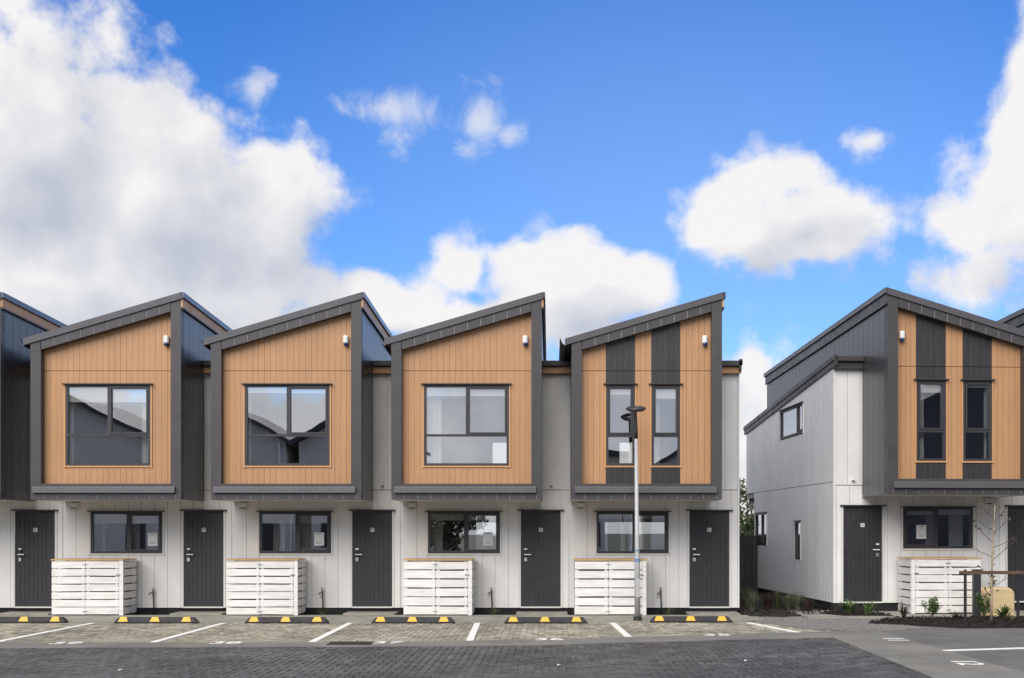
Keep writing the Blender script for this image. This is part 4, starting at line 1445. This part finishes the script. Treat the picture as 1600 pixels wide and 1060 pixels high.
# red-handled tap behind it
tp = thing('wall_tap', 'small reddish tap on a short pipe beside the beige cover', 'tap', (9.18, 23.9, 0.036))
MB().tube([(0, 0, -0.04), (0, 0, 0.72)], 0.016, 8).build('pipe', 'pipe_black', tp)
MB().tube([(0, 0, 0.62), (0, -0.06, 0.64), (0, -0.10, 0.58)], 0.018, 8).box(-0.05, 0.05, -0.02, 0.02, 0.72, 0.75).build('valve', 'brass', tp)

# ------------------------------------------------------------------ behind the gap
fe = thing('black_fence', 'black timber fence closing the gap between the houses', 'fence', (3.98, 30.6, 0))
for i in range(12):
    MB().box(i * 0.16 + 0.003, i * 0.16 + 0.157, 0, 0.02, 0.0, 1.60).build('paling', 'fence_black', fe)
MB().box(0, 1.92, 0.021, 0.06, 0.3, 0.38).box(0, 1.92, 0.021, 0.06, 1.25, 1.33).build('rail', 'fence_black', fe)


def tree(label, x, y, h, r, crown_z, n, material, seed, size=0.07, tname='tree'):
    rnd = random.Random(seed)
    t_ = thing(tname, label, 'tree', (x, y, -0.05))
    m_ = MB()
    m_.tube([(0, 0, 0), (0.05, 0, crown_z * 0.6), (0.02, 0.05, crown_z * 1.1)], [0.12, 0.09, 0.05], 8)
    cl = []
    for i in range(14):
        a = rnd.uniform(0, 6.28)
        rr = r * rnd.uniform(0.15, 0.85)
        c = (math.cos(a) * rr, math.sin(a) * rr, crown_z + (h - crown_z) * rnd.uniform(-0.3, 0.85))
        cl.append(c)
        m_.tube([(0.03, 0.02, crown_z * 0.6), (c[0] * 0.5, c[1] * 0.5, (crown_z * 0.6 + c[2]) / 2), c], [0.045, 0.03, 0.01], 5)
    m_.build('trunk', 'trunk', t_)
    m_ = MB()
    for c in cl:
        leaves(m_, n // 14, rnd, c, (r * 0.36, r * 0.36, (h - crown_z) * 0.28), size, 0.1)
    m_.build('crown', material, t_)


tree('leafy green tree rising above the black fence in the gap', 6.9, 40.5, 3.7, 1.6, 2.2, 2600, 'leaf_olive', 31, 0.07, 'garden_tree')
tree('lower dark bush just behind the black fence', 5.9, 33.5, 2.35, 1.1, 1.3, 1800, 'leaf_green', 32, 0.06, 'garden_bush')
ms = thing('lattice_mast', 'thin white lattice mast seen through the gap', 'mast', (7.0, 42.0, 0))
q = MB()
for xx in (-0.18, 0.18):
    q.tube([(xx, 0, 0), (xx, 0, 3.35)], 0.02, 6)
q.build('leg_pair', 'white_plastic', ms)
for i in range(5):
    z = 0.4 + i * 0.58
    MB().tube([(-0.18, 0, z), (0.18, 0, z + 0.29), (-0.18, 0, z + 0.58)], 0.014, 5).build('brace', 'white_plastic', ms)


# ------------------------------------------------------------------ houses across the drive (mirrored in the windows)
def opposite(label, x0, x1, y, eave, apex, gable=True, wm='wall_opposite'):
    h = thing('opposite_house', label, 'house', ((x0 + x1) / 2, y, 0), 0, 'houses across the drive')
    w2 = (x1 - x0) / 2
    dep = 8.0
    prof = [(-w2, -0.05), (w2, -0.05), (w2, eave)] + ([(0, apex)] if gable else []) + [(-w2, eave)]
    MB().prism_y(prof, -dep, 0).build('wall', wm, h)
    if gable:
        sl = (apex - eave) / w2
        for s in (-1, 1):
            e = w2 + 0.35
            q = MB()
            z_e = apex - sl * e
            q.hexa([(min(0, s * e), -dep - .4, (z_e if s < 0 else apex) + 0.02), (max(0, s * e), -dep - .4, (apex if s < 0 else z_e) + 0.02), (max(0, s * e), 0.45, (apex if s < 0 else z_e) + 0.02), (min(0, s * e), 0.45, (z_e if s < 0 else apex) + 0.02),
                    (min(0, s * e), -dep - .4, (z_e if s < 0 else apex) + 0.25), (max(0, s * e), -dep - .4, (apex if s < 0 else z_e) + 0.25), (max(0, s * e), 0.45, (apex if s < 0 else z_e) + 0.25), (min(0, s * e), 0.45, (z_e if s < 0 else apex) + 0.25)])
            q.build('roof', 'roof_opposite', h)
    else:
        MB().box(-w2 - .4, w2 + .4, -dep - .4, 0.5, eave + 0.01, eave + 0.28).build('roof', 'roof_opposite', h)
    for (cx, z0, z1, ww) in ((-w2 * 0.5, 3.6, 4.9, 0.8), (w2 * 0.45, 3.6, 4.9, 0.6), (-w2 * 0.45, 0.9, 2.1, 0.9), (w2 * 0.5, 0.1, 2.1, 0.5)):
        fr = MB().box(cx - ww - .05, cx + ww + .05, 0.002, 0.05, z0 - .05, z1 + .05).build('window', 'frame_dark', h)
        MB().box(cx - ww, cx + ww, 0.051, 0.058, z0, z1).build('pane', 'black_plastic', fr)
    MB().tube([(w2 - 0.3, 0.08, 0), (w2 - 0.3, 0.08, eave)], 0.06, 8).build('downpipe', 'white_plastic', h)


opposite('gabled house across the drive mirrored in the leftmost upper window', -28.2, -19.9, -13, 6.2, 8.3)
opposite('gabled house across the drive mirrored left in the window above door 39', -19.3, -13.4, -13, 6.2, 7.9)
opposite('gabled house across the drive mirrored right in the window above bin stores', -12.7, -7.2, -13, 6.2, 7.9)
opposite('flat roofed house across the drive mirrored low in the lamp post window', 0.6, 4.6, -13, 5.5, 5.6, False)
opposite('gabled house across the drive mirrored in the right striped window', 5.4, 13.5, -13, 4.9, 7.6)
opposite('tall dark house across the drive mirrored in the narrow right hand windows', 14.4, 23.2, -13, 8.4, 10.4, True, 'dark_board')
opposite('second tall dark house across the drive, beyond the right edge', 24.0, 33.0, -13, 8.4, 10.4, True, 'dark_board')
tree('tree across the drive mirrored in the ground floor window by door 35', -5.2, -10, 3.4, 2.4, 1.3, 6000, 'leaf_olive', 33, 0.12, 'opposite_tree')

# scraps on the paving
for i, (px, py) in enumerate(((183, 1049), (870, 1041), (1163, 1034))):
    x, y = gnd(px, py)
    o = MB().add([(0, 0, 0), (0.05, 0.01, 0.012), (0.06, 0.06, 0.004), (0.01, 0.05, 0.014)], [(0, 1, 2, 3)]).build('paper_scrap', 'paper')
    o.location = (x, y, 0.004)
    tag(o, ('white paper scrap on the dark pavers at far left', 'tiny white scrap on the dark pavers below door 35', 'tiny white scrap on the dark pavers near the right corner')[i], 'litter', 'scraps on the driveway')
